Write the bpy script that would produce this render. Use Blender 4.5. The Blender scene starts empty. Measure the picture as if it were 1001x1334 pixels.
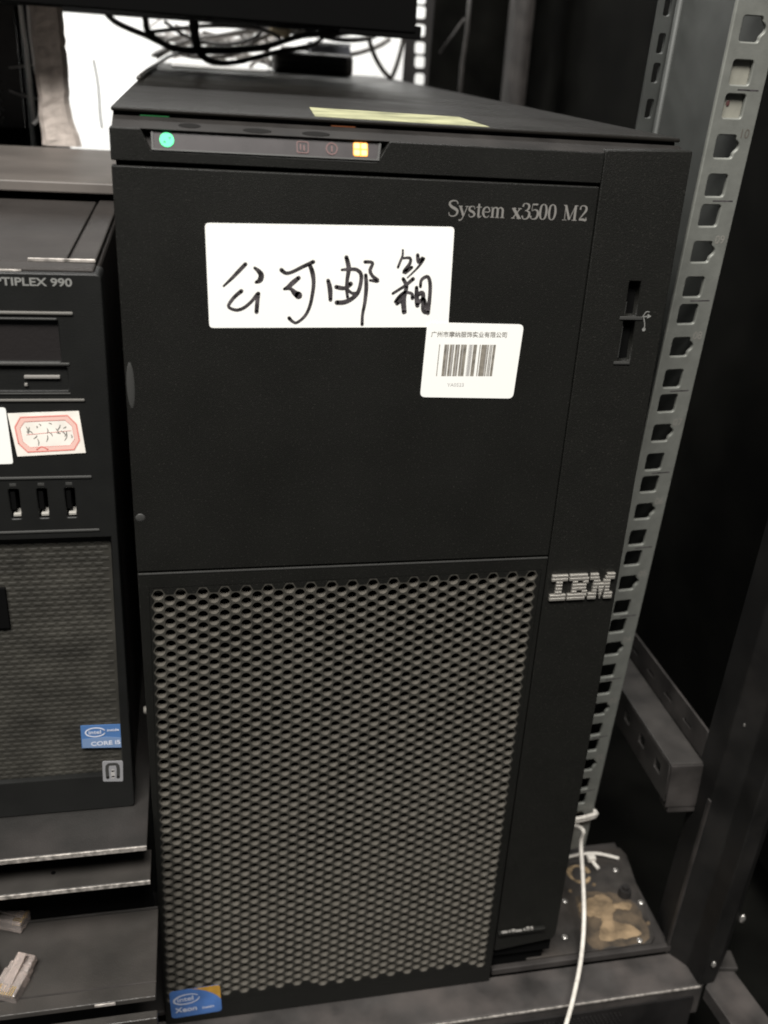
import bpy, bmesh, math, random
from mathutils import Vector, Matrix
random.seed(7)
SC = bpy.context.scene
COL = SC.collection
MM = 0.001
# ---------------------------------------------------------------- camera
cam_d = bpy.data.cameras.new('camera')
cam = bpy.data.objects.new('camera', cam_d); COL.objects.link(cam)
R = ((0.97601371, -0.06582054, -0.20752083), (-0.03159768, 0.90028238, -0.43415807), (0.21540387, 0.4303014, 0.87660817))
B = Matrix(((1, 0, 0), (0, 0, -1), (0, 1, 0)))
RC = Matrix(R) @ B                       # world -> camera (x right, y down, z forward)
rows = [RC[0], -RC[1], -RC[2]]           # blender camera axes
m3 = Matrix((rows[0], rows[1], rows[2])).transposed()
cam.matrix_world = Matrix.Translation((0.02594205, -0.37641161, 0.47086759)) @ m3.to_4x4()
F, PX, PY = 1284.688, 543.453, 682.820
cam_d.sensor_fit = 'VERTICAL'; cam_d.sensor_height = 36.0; cam_d.sensor_width = 27.0
cam_d.lens = F / 1334 * 36.0
cam_d.shift_x = -(PX - 500.5) / 1334
cam_d.shift_y = (PY - 667.0) / 1334
cam_d.clip_start = 0.01; cam_d.clip_end = 50
cam_d.dof.use_dof = True; cam_d.dof.focus_distance = 0.415; cam_d.dof.aperture_fstop = 11
SC.camera = cam
# ---------------------------------------------------------------- world, lamps, exposure
w = bpy.data.worlds.new('World'); SC.world = w; w.use_nodes = True
bg = w.node_tree.nodes['Background']; bg.inputs[0].default_value = (0.85, 0.92, 1.0, 1); bg.inputs[1].default_value = 0.035
def area(name, loc, target, size, power, color, spread=180):
    d = bpy.data.lights.new(name, 'AREA'); d.shape = 'RECTANGLE'; d.size = size[0]; d.size_y = size[1]
    d.energy = power; d.color = color; d.spread = math.radians(spread)
    o = bpy.data.objects.new(name, d); COL.objects.link(o); o.location = loc
    o.rotation_euler = (Vector(target) - Vector(loc)).to_track_quat('-Z', 'Y').to_euler()
    return o
area('ceiling_lamp', (-0.25, -0.95, 1.9), (0.08, 0, 0.25), (1.2, 0.5), 86, (1.0, 0.97, 0.92))
area('rear_lamp', (0.0, 1.05, 1.25), (0.0, 1.35, 0.5), (1.3, 0.3), 20, (1.0, 0.98, 0.95))
SC.view_settings.view_transform = 'Standard'; SC.view_settings.look = 'None'
SC.view_settings.exposure = 0; SC.view_settings.gamma = 1
SC.cycles.filter_width = 1.9
# ---------------------------------------------------------------- materials
def mat(name, col, rough=0.5, metal=0.0, spec=0.5, noise=0.0, nscale=120, bump=0.0, bscale=900, tint=None, emit=None, trans=0.0, rvar=0.0, alpha=1.0, coat=0.0, dust=0.0, dustcol=(0.25, 0.22, 0.2), specks=0.0):
    m = bpy.data.materials.new(name); m.use_nodes = True
    nt = m.node_tree; p = nt.nodes['Principled BSDF']
    p.inputs['Base Color'].default_value = (*col, 1); p.inputs['Roughness'].default_value = rough
    p.inputs['Metallic'].default_value = metal; p.inputs['Specular IOR Level'].default_value = spec
    p.inputs['Coat Weight'].default_value = coat
    if trans: p.inputs['Transmission Weight'].default_value = trans
    if alpha < 1: p.inputs['Alpha'].default_value = alpha
    if emit: p.inputs['Emission Color'].default_value = (*emit[0], 1); p.inputs['Emission Strength'].default_value = emit[1]
    g = nt.nodes.new('ShaderNodeNewGeometry')
    def nz(scale, detail=4):
        n = nt.nodes.new('ShaderNodeTexNoise'); n.inputs['Scale'].default_value = scale; n.inputs['Detail'].default_value = detail
        nt.links.new(g.outputs['Position'], n.inputs['Vector']); return n
    last = None
    if noise:
        n = nz(nscale); r = nt.nodes.new('ShaderNodeMapRange')
        r.inputs['From Min'].default_value = 0.3; r.inputs['From Max'].default_value = 0.7
        nt.links.new(n.outputs[0], r.inputs[0])
        x = nt.nodes.new('ShaderNodeMix'); x.data_type = 'RGBA'
        t = tint or tuple(c * (1 + noise * 2) for c in col)
        x.inputs[6].default_value = (*[c * (1 - noise) for c in col], 1); x.inputs[7].default_value = (*[c * (1 + noise) for c in t], 1) if not tint else (*t, 1)
        nt.links.new(r.outputs[0], x.inputs[0]); last = x.outputs[2]
    if dust:
        n = nz(38, 8); r = nt.nodes.new('ShaderNodeMapRange')
        r.inputs['From Min'].default_value = 0.45; r.inputs['From Max'].default_value = 0.75; r.inputs['To Max'].default_value = dust
        nt.links.new(n.outputs[0], r.inputs[0])
        x = nt.nodes.new('ShaderNodeMix'); x.data_type = 'RGBA'; x.inputs[6].default_value = (*col, 1); x.inputs[7].default_value = (*dustcol, 1)
        if last: nt.links.new(last, x.inputs[6])
        nt.links.new(r.outputs[0], x.inputs[0]); last = x.outputs[2]
    if specks:
        n = nz(1300, 2); r = nt.nodes.new('ShaderNodeMapRange')
        r.inputs['From Min'].default_value = 0.6; r.inputs['From Max'].default_value = 0.78; r.inputs['To Max'].default_value = specks
        nt.links.new(n.outputs[0], r.inputs[0])
        x = nt.nodes.new('ShaderNodeMix'); x.data_type = 'RGBA'; x.inputs[6].default_value = (*col, 1); x.inputs[7].default_value = (0.06, 0.056, 0.05, 1)
        if last: nt.links.new(last, x.inputs[6])
        nt.links.new(r.outputs[0], x.inputs[0]); last = x.outputs[2]
    if last: nt.links.new(last, p.inputs['Base Color'])
    if rvar:
        n = nz(30, 5); r = nt.nodes.new('ShaderNodeMapRange')
        r.inputs['From Min'].default_value = 0.35; r.inputs['From Max'].default_value = 0.65
        r.inputs['To Min'].default_value = max(rough - rvar, 0.02); r.inputs['To Max'].default_value = rough + rvar
        nt.links.new(n.outputs[0], r.inputs[0]); nt.links.new(r.outputs[0], p.inputs['Roughness'])
    if bump:
        n = nz(bscale, 3); b = nt.nodes.new('ShaderNodeBump'); b.inputs['Strength'].default_value = bump; b.inputs['Distance'].default_value = 0.0003
        nt.links.new(n.outputs[0], b.inputs['Height']); nt.links.new(b.outputs[0], p.inputs['Normal'])
    return m
M = {
 'black': mat('black_plastic', (0.0072, 0.0072, 0.0063), 0.5, spec=0.24, noise=0.05, nscale=30, bump=0.6, bscale=2600, rvar=0.02, specks=0.35),
 'blackside': mat('bezel_side_plastic', (0.0078, 0.0078, 0.0068), 0.5, spec=0.26, noise=0.05, nscale=60, bump=0.6, bscale=2400, specks=0.35),
 'gloss': mat('gloss_black_plastic', (0.012, 0.011, 0.011), 0.24, spec=0.5, rvar=0.1),
 'cover': mat('painted_steel_cover', (0.0075, 0.0068, 0.0058), 0.42, spec=0.14, noise=0.12, nscale=12, bump=0.1, bscale=1500, rvar=0.05),
 'headtop': mat('head_top_plastic', (0.015, 0.0138, 0.013), 0.62, spec=0.12, noise=0.25, nscale=60, rvar=0.05),
 'panelblack': mat('rack_panel_black', (0.0028, 0.0028, 0.0024), 0.8, spec=0.04, noise=0.3, nscale=20),
 'post': mat('dark_post_steel', (0.006, 0.0058, 0.0056), 0.55, spec=0.25, noise=0.3, nscale=30, dust=0.03),
 'darkreflect': mat('painted_dark_reflection', (0.006, 0.0055, 0.005), 0.7, spec=0.08),
 'trim': mat('grey_trim_line', (0.12, 0.115, 0.105), 0.5),
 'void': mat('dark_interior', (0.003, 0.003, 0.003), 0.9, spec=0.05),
 'meshface': mat('dark_grille_face', (0.036, 0.034, 0.029), 0.5, spec=0.35, noise=0.15, nscale=40),
 'mesh': mat('lit_grille_wall', (0.084, 0.077, 0.066), 0.6, spec=0.2, noise=0.06, nscale=400),  # hole walls lighter than the face, painting the lit lower cups
 'strip': mat('smoked_indicator_panel', (0.032, 0.028, 0.029), 0.35, spec=0.35, noise=0.12, nscale=90),
 'edge': mat('grey_edge_plastic', (0.04, 0.04, 0.038), 0.45),
 'paper': mat('white_label_paper', (0.86, 0.86, 0.83), 0.6, spec=0.2),
 'paper2': mat('cream_paper', (0.80, 0.76, 0.70), 0.6, spec=0.2, noise=0.04, nscale=150),
 'ink': mat('marker_ink', (0.02, 0.018, 0.018), 0.45, noise=0.5, nscale=320, tint=(0.09, 0.08, 0.085)),
 'print': mat('printed_ink', (0.10, 0.09, 0.075), 0.6),
 'barprint': mat('faded_bar_print', (0.17, 0.155, 0.13), 0.6, noise=0.2, nscale=400),
 'printgrey': mat('printed_grey_ink', (0.22, 0.21, 0.19), 0.6),
 'printlight': mat('printed_pale_ink', (0.38, 0.37, 0.36), 0.6),
 'silver': mat('silver_lettering', (0.24, 0.23, 0.215), 0.4, metal=0.2),
 'chrome': mat('chrome_logo', (0.50, 0.475, 0.43), 0.36, metal=0.7),
 'green': mat('green_led_light', (0.05, 0.5, 0.2), 0.5, emit=((0.08, 0.95, 0.36), 0.95)),
 'orange': mat('amber_led_light', (0.5, 0.2, 0.02), 0.5, emit=((1.0, 0.36, 0.06), 1.15)),
 'orangehot': mat('amber_led_centre', (0.5, 0.3, 0.1), 0.5, emit=((1.0, 0.66, 0.25), 1.6)),
 'greenglow': mat('green_led_glow', (0.01, 0.05, 0.02), 0.4, emit=((0.03, 0.9, 0.15), 0.07)),
 'orangeglow': mat('amber_led_glow', (0.05, 0.02, 0.01), 0.4, emit=((1.0, 0.25, 0.05), 0.10)),
 'greenmark': mat('dark_green_print', (0.01, 0.16, 0.07), 0.6),
 'redicon': mat('unlit_red_icon', (0.105, 0.05, 0.048), 0.4),
 'yellow': mat('pale_yellow_label', (0.25, 0.25, 0.145), 0.6, spec=0.2, noise=0.25, nscale=60),
 'blue': mat('blue_sticker', (0.06, 0.14, 0.36), 0.4, spec=0.3, noise=0.15, nscale=70),
 'bluelight': mat('light_blue_sticker', (0.08, 0.22, 0.55), 0.3),
 'gold': mat('gold_sticker_corner', (0.42, 0.23, 0.035), 0.4, noise=0.1, nscale=200),
 'white': mat('white_print', (0.62, 0.64, 0.72), 0.5),
 'greysticker': mat('grey_holographic_sticker', (0.25, 0.25, 0.26), 0.35),
 'zinc': mat('zinc_rail', (0.19, 0.195, 0.178), 0.5, metal=0.3, spec=0.5, noise=0.05, nscale=180, bump=0.25, bscale=1500, rvar=0.03),
 'zincdark': mat('dark_grey_channel', (0.04, 0.0425, 0.04), 0.6, metal=0.1, noise=0.08, nscale=70),  # darker grey than the rail face
 'tape': mat('rail_filler_plate', (0.24, 0.235, 0.20), 0.6, noise=0.06, nscale=150),
 'rackblack': mat('black_rack_steel', (0.008, 0.0075, 0.0075), 0.5, spec=0.35, noise=0.3, nscale=30, bump=0.3, bscale=1400, dust=0.03),
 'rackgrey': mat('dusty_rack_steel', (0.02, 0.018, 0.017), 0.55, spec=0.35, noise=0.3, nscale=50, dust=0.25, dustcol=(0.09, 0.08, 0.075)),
 'bracket': mat('dusty_grey_bracket', (0.025, 0.023, 0.0215), 0.5, spec=0.4, noise=0.2, nscale=60, dust=0.15, dustcol=(0.06, 0.055, 0.05)),
 'plate': mat('dusty_floor_plate', (0.019, 0.017, 0.0155), 0.6, spec=0.35, noise=0.3, nscale=90, dust=0.5, dustcol=(0.075, 0.062, 0.052)),
 'beam': mat('dusty_beam', (0.026, 0.024, 0.023), 0.5, spec=0.45, noise=0.3, nscale=45, dust=0.8, dustcol=(0.085, 0.074, 0.069)),
 'shelfdark': mat('dark_shelf_steel', (0.018, 0.017, 0.016), 0.45, spec=0.45, noise=0.15, nscale=40, bump=0.5, bscale=1800, dust=0.15, dustcol=(0.08, 0.065, 0.062)),
 'shelf': mat('grey_shelf_steel', (0.030, 0.0275, 0.025), 0.42, spec=0.5, noise=0.15, nscale=40, bump=0.5, bscale=1800, rvar=0.06, dust=0.1, dustcol=(0.08, 0.06, 0.056)),
 'pcprint': mat('model_print_grey', (0.2, 0.2, 0.19), 0.6),
 'bluepale': mat('pale_blue_sticker', (0.07, 0.16, 0.36), 0.4),
 'bluepale2': mat('washed_blue_sticker', (0.16, 0.24, 0.40), 0.4),
 'bare': mat('worn_edge_and_glint', (0.27, 0.25, 0.23), 0.4, metal=0.5, noise=0.4, nscale=400),
 'pcblack': mat('desktop_black_plastic', (0.007, 0.0072, 0.0068), 0.5, spec=0.35, noise=0.1, nscale=60, bump=0.3, bscale=2000),
 'traypale': mat('pale_tray_steel', (0.10, 0.089, 0.081), 0.5, spec=0.4, noise=0.1, nscale=25),
 'pctop': mat('desktop_grey_steel', (0.032, 0.0285, 0.0265), 0.5, spec=0.22, noise=0.12, nscale=25, bump=0.4, bscale=1500, rvar=0.06),
 'pcmesh': mat('desktop_grille_plastic', (0.028, 0.0265, 0.0225), 0.55, spec=0.3, noise=0.2, nscale=60),
 'bay': mat('drive_bay_face', (0.017, 0.015, 0.015), 0.4, spec=0.4, bump=0.3),
 'usbtongue': mat('usb_metal', (0.75, 0.72, 0.66), 0.35, metal=0.6),
 'red': mat('red_stamp_print', (0.72, 0.20, 0.17), 0.6),
 'pink': mat('pink_stamp_print', (0.80, 0.52, 0.46), 0.6),
 'wall': mat('white_room_wall', (0.82, 0.83, 0.82), 0.8, spec=0.2, noise=0.03, nscale=3),
 'dark': mat('dark_background', (0.010, 0.0095, 0.0095), 0.7, spec=0.2, noise=0.3, nscale=6),
 'cable': mat('black_cable_rubber', (0.03, 0.027, 0.024), 0.45, spec=0.5),
 'cablemid': mat('dark_grey_cable', (0.11, 0.10, 0.092), 0.4, spec=0.5),
 'cablegrey': mat('grey_cable_pvc', (0.38, 0.365, 0.35), 0.45),
 'cablewhite': mat('pale_cable_pvc', (0.85, 0.83, 0.80), 0.5),
 'cord': mat('white_cord_pvc', (0.60, 0.57, 0.52), 0.45, noise=0.08, nscale=300),
 'bluegrey': mat('blue_grey_plastic', (0.20, 0.21, 0.24), 0.5),
 'conn': mat('cream_connector', (0.62, 0.52, 0.34), 0.5),
 'duct': mat('grey_woven_duct', (0.42, 0.37, 0.335), 0.8, spec=0.2, noise=0.08, nscale=200, bump=1.0, bscale=500),
 'clear': mat('clear_plug_plastic', (0.62, 0.54, 0.50), 0.22, spec=0.6, trans=0.7, noise=0.1, nscale=200),
 'contact': mat('gold_contacts', (0.7, 0.5, 0.2), 0.3, metal=0.9),
 'stain': mat('dried_foam_stain', (0.10, 0.07, 0.04), 0.85, noise=0.3, nscale=110, bump=1.0, bscale=400, tint=(0.27, 0.19, 0.11)),
 'halo': mat('faint_brown_stain', (0.035, 0.028, 0.021), 0.85, noise=0.4, nscale=120, tint=(0.10, 0.072, 0.045)),
 'stainring': mat('old_glue_ring', (0.16, 0.115, 0.065), 0.8, noise=0.4, nscale=220),
 'screw': mat('plated_screw', (0.55, 0.53, 0.5), 0.3, metal=0.8),
}
# ---------------------------------------------------------------- builders (all coordinates in millimetres)
def thing(name, label, cat, loc, group=None):
    o = bpy.data.objects.new(name, None); COL.objects.link(o); o.empty_display_size = 0.02
    o.location = Vector(loc) * MM; o['label'] = label; o['category'] = cat
    if group: o['group'] = group
    return o
def tag(o, label, cat, group=None):
    o['label'] = label; o['category'] = cat
    if group: o['group'] = group
    return o
def origin_of(p):
    v = Vector((0, 0, 0))
    while p: v += p.location; p = p.parent
    return v
def obj(name, bm, m, parent=None, smooth=False, xf=None, mats=None):
    if isinstance(bm, bpy.types.Mesh): me = bm
    else:
        bmesh.ops.recalc_face_normals(bm, faces=bm.faces)
        me = bpy.data.meshes.new(name); bm.to_mesh(me); bm.free()
    if xf is not None: me.transform(xf)
    me.transform(Matrix.Scale(MM, 4))
    org = origin_of(parent) if parent else None
    if parent is None:
        vs = me.vertices; n = len(vs)
        cx = sum(v.co.x for v in vs) / n; cy = sum(v.co.y for v in vs) / n; cz = min(v.co.z for v in vs)
        org = Vector((cx, cy, cz))
    me.transform(Matrix.Translation(-org))
    if len(me.materials): me.materials.clear()
    for mm in (mats or [m]): me.materials.append(M[mm])
    o = bpy.data.objects.new(name, me); COL.objects.link(o)
    if parent: o.parent = parent
    else: o.location = org
    if smooth:
        for p in me.polygons: p.use_smooth = True
    return o
def box(bm, x0, x1, y0, y1, z0, z1, bev=0.0, seg=2, mi=0):
    r = bmesh.ops.create_cube(bm, size=1.0)
    vs = r['verts']
    for v in vs: v.co = Vector((x0 + (v.co.x + .5) * (x1 - x0), y0 + (v.co.y + .5) * (y1 - y0), z0 + (v.co.z + .5) * (z1 - z0)))
    fs = set(f for v in vs for f in v.link_faces)
    for f in fs: f.material_index = mi
    if bev:
        es = list(set(e for v in vs for e in v.link_edges))
        bmesh.ops.bevel(bm, geom=es, offset=bev, segments=seg, affect='EDGES', profile=0.5)
    return bm
def nb(): return bmesh.new()
def boxo(name, dims, m, parent=None, bev=0.3, **k): return obj(name, box(nb(), *dims, bev=bev), m, parent, **k)
def prism(bm, pts, axis, a, b, bev=0):
    """polygon pts in the plane across axis, extruded from a to b"""
    def P(p, t): return {'x': (t, p[0], p[1]), 'y': (p[0], t, p[1]), 'z': (p[0], p[1], t)}[axis]
    v0 = [bm.verts.new(P(p, a)) for p in pts]; v1 = [bm.verts.new(P(p, b)) for p in pts]
    n = len(pts); bm.faces.new(v0); bm.faces.new(v1[::-1])
    for i in range(n): bm.faces.new((v0[i], v1[i], v1[(i + 1) % n], v0[(i + 1) % n]))
    if bev:
        es = list(set(e for v in v0 + v1 for e in v.link_edges))
        bmesh.ops.bevel(bm, geom=es, offset=bev, segments=2, affect='EDGES', profile=0.5)
    return bm
XZ = Matrix(((1, 0, 0, 0), (0, 0, -1, 0), (0, 1, 0, 0), (0, 0, 0, 1)))     # local (x, y, z) -> (x, -z, y): drawn on the front plane, facing the viewer
def flat(loops, depth, bev=0.0, y=0.0, xf=None, bres=1):
    """filled outline with holes, loops in (x, z), front face at y, thickness depth behind it"""
    c = bpy.data.curves.new('outline', 'CURVE'); c.dimensions = '2D'; c.fill_mode = 'BOTH'
    for lp in loops:
        s = c.splines.new('POLY'); s.points.add(len(lp) - 1); s.use_cyclic_u = True
        for i, p in enumerate(lp): s.points[i].co = (p[0], p[1], 0, 1)
    c.extrude = max(depth / 2 - bev, 0.0001); c.bevel_depth = bev; c.bevel_resolution = bres; c.offset = -bev
    o = bpy.data.objects.new('outline', c); COL.objects.link(o)
    me = bpy.data.meshes.new_from_object(o.evaluated_get(bpy.context.evaluated_depsgraph_get()))
    bpy.data.objects.remove(o); bpy.data.curves.remove(c)
    me.transform((xf if xf is not None else XZ) if xf is not None else Matrix.Translation((0, y + depth / 2, 0)) @ XZ)
    return me
def rrect(x0, x1, z0, z1, r, n=4):
    pts = []
    for cx, cz, a in ((x1 - r, z1 - r, 0), (x0 + r, z1 - r, 90), (x0 + r, z0 + r, 180), (x1 - r, z0 + r, 270)):
        for k in range(n + 1):
            t = math.radians(a + 90 * k / n); pts.append((cx + r * math.cos(t), cz + r * math.sin(t)))
    return pts
def rpoly(q, r, n=4):
    """corner-rounded polygon (counter clockwise)"""
    out = []
    for i, p in enumerate(q):
        p = Vector(p); a = (Vector(q[i - 1]) - p).normalized(); b = (Vector(q[(i + 1) % len(q)]) - p).normalized()
        s, e = p + a * r, p + b * r
        for k in range(n + 1):
            t = k / n; out.append(tuple(s * (1 - t) ** 2 + p * 2 * t * (1 - t) + e * t * t))
    return out
def circle(cx, cz, r, n=20, rz=None): return [(cx + r * math.cos(2 * math.pi * k / n), cz + (rz or r) * math.sin(2 * math.pi * k / n)) for k in range(n)]
def smoothpath(pts, k=5):
    P = [Vector(p) for p in pts]; out = []
    if len(P) < 3: return P
    for i in range(len(P) - 1):
        p0 = P[max(i - 1, 0)]; p1 = P[i]; p2 = P[i + 1]; p3 = P[min(i + 2, len(P) - 1)]
        for j in range(k):
            t = j / k
            out.append(0.5 * ((2 * p1) + (p2 - p0) * t + (2 * p0 - 5 * p1 + 4 * p2 - p3) * t * t + (3 * p1 - p0 - 3 * p2 + p3) * t ** 3))
    out.append(P[-1]); return out
RC_N = 0
def ribbon(bm, pts, wid, y=0.0, h=0.06, k=6, curve=True, z0=0):
    """stroke with round ends lying on a front-facing surface; wid: number or width per point"""
    global RC_N; RC_N += 1; y = y - (RC_N % 6) * 0.006
    if not hasattr(wid, '__len__'): wid = [wid] * len(pts)
    P = [(p[0], p[1], w) for p, w in zip(pts, wid)]
    S = smoothpath(P, k) if curve and len(P) > 2 else [Vector(p) for p in P]
    L, Rr = [], []
    for i, p in enumerate(S):
        a = S[max(i - 1, 0)]; b = S[min(i + 1, len(S) - 1)]
        d = Vector((b.x - a.x, b.y - a.y)); d = d.normalized() if d.length > 1e-9 else Vector((1, 0)); n = Vector((-d.y, d.x)) * p.z / 2
        L.append((p.x + n.x, p.y + n.y)); Rr.append((p.x - n.x, p.y - n.y))
    for i in range(len(S) - 1):
        vs = [bm.verts.new((q[0], y, q[1])) for q in (L[i], L[i + 1], Rr[i + 1], Rr[i])]
        try: bm.faces.new(vs)
        except ValueError: pass
    if z0 == 0:
        for p in (S[0], S[-1]):
            vs = [bm.verts.new((p.x + p.z / 2 * math.cos(t * math.pi / 6), y, p.y + p.z / 2 * math.sin(t * math.pi / 6))) for t in range(12)]
            bm.faces.new(vs)
    return bm
def tube(bm, pts, r, n=8, sm=5, cap=True):
    S = smoothpath([Vector(p) for p in pts], sm) if sm else [Vector(p) for p in pts]
    rr = r if hasattr(r, '__call__') else (lambda t: r)
    rings = []; up = Vector((0.3, 0.8, 0.52))
    for i, p in enumerate(S):
        d = (S[min(i + 1, len(S) - 1)] - S[max(i - 1, 0)]).normalized()
        u = up - d * up.dot(d)
        if u.length < 0.05: u = Vector((1, 0, 0)) - d * d.x
        u.normalize(); v = d.cross(u); up = u
        q = rr(i / (len(S) - 1))
        rings.append([bm.verts.new(p + (u * math.cos(2 * math.pi * k / n) + v * math.sin(2 * math.pi * k / n)) * q) for k in range(n)])
    for a, b in zip(rings, rings[1:]):
        for k in range(n): bm.faces.new((a[k], a[(k + 1) % n], b[(k + 1) % n], b[k]))
    if cap: bm.faces.new(rings[0][::-1]); bm.faces.new(rings[-1])
    return bm
def cyl(bm, c, axis, r, h, n=16, r2=None, cap=True):
    c = Vector(c); a = Vector(axis).normalized()
    return tube(bm, [c, c + a * h * 0.5, c + a * h], (lambda t: r + ((r2 if r2 is not None else r) - r) * t), n=n, sm=0)
def ball(bm, c, r, sc=(1, 1, 1)):
    bmesh.ops.create_uvsphere(bm, u_segments=14, v_segments=9, radius=r, matrix=Matrix.Translation(c) @ Matrix.Diagonal((*sc, 1)))
    return bm
def text_mesh(s, size, sx=1.0, xf=None, depth=0.05, space=1.0, align='LEFT', offset=0.0):
    c = bpy.data.curves.new('lettering', 'FONT'); c.body = s; c.size = size; c.extrude = depth / 2; c.space_character = space; c.align_x = align; c.offset = offset
    o = bpy.data.objects.new('lettering', c); COL.objects.link(o)
    me = bpy.data.meshes.new_from_object(o.evaluated_get(bpy.context.evaluated_depsgraph_get()))
    bpy.data.objects.remove(o); bpy.data.curves.remove(c)
    me.transform(xf @ Matrix.Diagonal((sx, 1, 1, 1)))
    return me
def on_front(x, y, z, rot=0, shear=0): 
    return Matrix.Translation((x, y, z)) @ XZ @ Matrix.Rotation(math.radians(rot), 4, 'Z') @ Matrix(((1, shear, 0, 0), (0, 1, 0, 0), (0, 0, 1, 0), (0, 0, 0, 1)))

# ================================================================ the setting
wl = obj('room_wall', box(nb(), -1500, 520, 1600, 1650, -700, 1500), 'wall'); wl['kind'] = 'structure'
fl = obj('floor', box(nb(), -1500, 1500, -1200, 1600, -120, -100), 'panelblack'); fl['kind'] = 'structure'
dw = obj('dark_room_wall', box(nb(), 520.5, 1500, 1500, 1550, -700, 1500), 'dark'); dw['kind'] = 'structure'

# ================================================================ the rack
rack = thing('server_rack', 'black steel equipment rack with zinc mounting rails around the tower server', 'server rack', (260, 60, -40))
P0 = Vector((258.875, 28.302, 466.104)); DR = Vector((0.00860392, 0.0908761, -0.99582504)).normalized()
UP = -DR
hh = (Vector((1, 0, 0)) - DR * DR.x).normalized(); kk = DR.cross(hh)
if kk.y < 0: kk = -kk
psi = math.radians(5)
H = hh * math.cos(psi) + kk * math.sin(psi); K = -hh * math.sin(psi) + kk * math.cos(psi)
RAIL = Matrix(((H.x, UP.x, -K.x, P0.x), (H.y, UP.y, -K.y, P0.y), (H.z, UP.z, -K.z, P0.z), (0, 0, 0, 1)))   # (across, up, towards viewer)
U = 44.45
def notched(cx, cz, s=4.6):
    r = rrect(cx - s, cx + s, cz - s, cz + s, 1.1, 3)
    q = [(x, z) for x, z in r if not (x > cx + s - 0.2 and abs(z - cz) < s - 1.3)]
    # round clearance bump on the right edge
    out = []
    for i, p in enumerate(q):
        out.append(p)
    b = [(cx + s, cz - 2.6)] + [(cx + s - 0.2 + 2.2 * math.cos(t), cz + 0.3 + 2.2 * math.sin(t)) for t in [math.radians(a) for a in (-60, -36, -12, 12, 36, 60)]] + [(cx + s, cz + 3.0)]
    # rrect starts at right-top corner going ccw; bump goes at the end (right edge travelling upward)
    return out + b
loops = [rrect(-21.3, 0, -10.18 * U, 2.2 * U, 1.2, 2)]
for n in range(-2, 10):
    for f in (0.143, 0.5, 0.857):
        z = -(n + f) * U; cx = -12.3
        if n == 9 and f > 0.6: continue
        loops.append(notched(cx, z) if f == 0.5 else rrect(cx - 4.7, cx + 4.7, z - 4.6, z + 4.6, 1.2, 3))
def rail_part(name, loops, depth, bev, c0, m, parent, xf=None):
    me = flat(loops, depth, bev, xf=(RAIL if xf is None else xf) @ Matrix.Translation((0, 0, c0 - depth / 2)), bres=2)
    return obj(name, me, m, parent)
rail = rail_part('mounting_rail', loops, 2.0, 0.55, 0, 'zinc', rack)
rail['label'] = 'front zinc mounting rail with square holes and unit numbers 05 to 10'
rail_part('rail_web', [rrect(-2.0, 0, -10.1 * U, 2.2 * U, 0.3, 1)], 76, 0.1, -2.1, 'zincdark', rail)
lp = [rrect(-11.5, -0.5, -10.1 * U, 2.2 * U, 1.2, 3)]
for n in range(-2, 10):
    for f in (0.143, 0.5, 0.857):
        z = -(n + f) * U + 3
        lp.append(rrect(-8.8, -5.0, z - 4.4, z + 4.4, 1.0, 2))
rail_part('rail_flange', lp, 2.0, 0.12, -78.3, 'zincdark', rail)
bmr = nb(); tube(bmr, [RAIL @ Vector((-2.6, 2.2 * U, -75.5)), RAIL @ Vector((-2.6, -10 * U, -75.5))], 1.7, n=10, sm=0); obj('rail_fold', bmr, 'zincdark', rail, smooth=True)
# two pale filler plates behind the holes either side of the 10/09... line, unit ticks, numbers
bmf = nb(); box(bmf, -18.5, -5.5, -13.0, 12.8, -3.2, -2.1, bev=0.2)
o = obj('filler_plate', bmf, 'tape', rail, xf=RAIL @ Matrix(((1, 0, 0, 0), (0, 1, 0, 0), (0, 0, 1, 0), (0, 0, 0, 1))))
bmf = nb(); ball(bmf, (-14.2, -5.6, -2.1), 1.1, (0.8, 1.2, 0.3)); obj('rust_spot', bmf, 'redicon', o, xf=RAIL)
for n in range(-1, 10):
    bmt = nb(); box(bmt, -12.4, -2.4, -n * U - 0.28, -n * U + 0.28, -0.02, 0.05); obj('unit_tick', bmt, 'ink', rail, xf=RAIL)
    num = '%02d' % (10 - n)
    obj('unit_number', text_mesh(num, 5.2, 0.95, RAIL @ Matrix.Translation((-6.9, -(n + 0.43) * U + 0.6, 0.06)), 0.04), 'printgrey' if n else 'print', rail)
# far perforated rail seen behind the server
loops = [[(240.5, 400), (267.5, 400), (272, 620), (245, 620)]]
for n in range(-2, 6):
    for f in (0.143, 0.5, 0.857):
        z = 513.5 - (n + f) * U
        if 405 < z < 615: loops.append(rrect(254.0 + (z - 450) * -.06, 264.0 + (z - 450) * -.05, z - 5.4, z + 5.4, 2.5, 3))
obj('mounting_rail', flat(loops, 2.0, 0.3, y=700), 'rackblack', rack)['label'] = 'far black mounting rail with bright wall showing through its holes'
# far poles; the added pillar stands in for sheen on the rack panel
obj('rear_pole', tube(nb(), [(331, 800, 560), (331, 800, 496), (328.6, 800, 465), (328, 800, 300)], 2.2, sm=0), 'bracket', rack, smooth=True)
obj('rear_brace', tube(nb(), [(297, 780, 472), (322, 780, 508)], 1.1, sm=0), 'rackgrey', rack, smooth=True)
obj('sheen_pillar', box(nb(), 374, 396, 760, 800, 300, 640, bev=9), 'rackgrey', rack)
obj('side_panel', box(nb(), 430, 436, -60, 890, -60, 700), 'panelblack', rack)
obj('light_blocker', box(nb(), 312, 470, 895, 903, -60, 900), 'panelblack', rack)  # added black blocker, keeps the lit wall's light out of the rack
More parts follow.
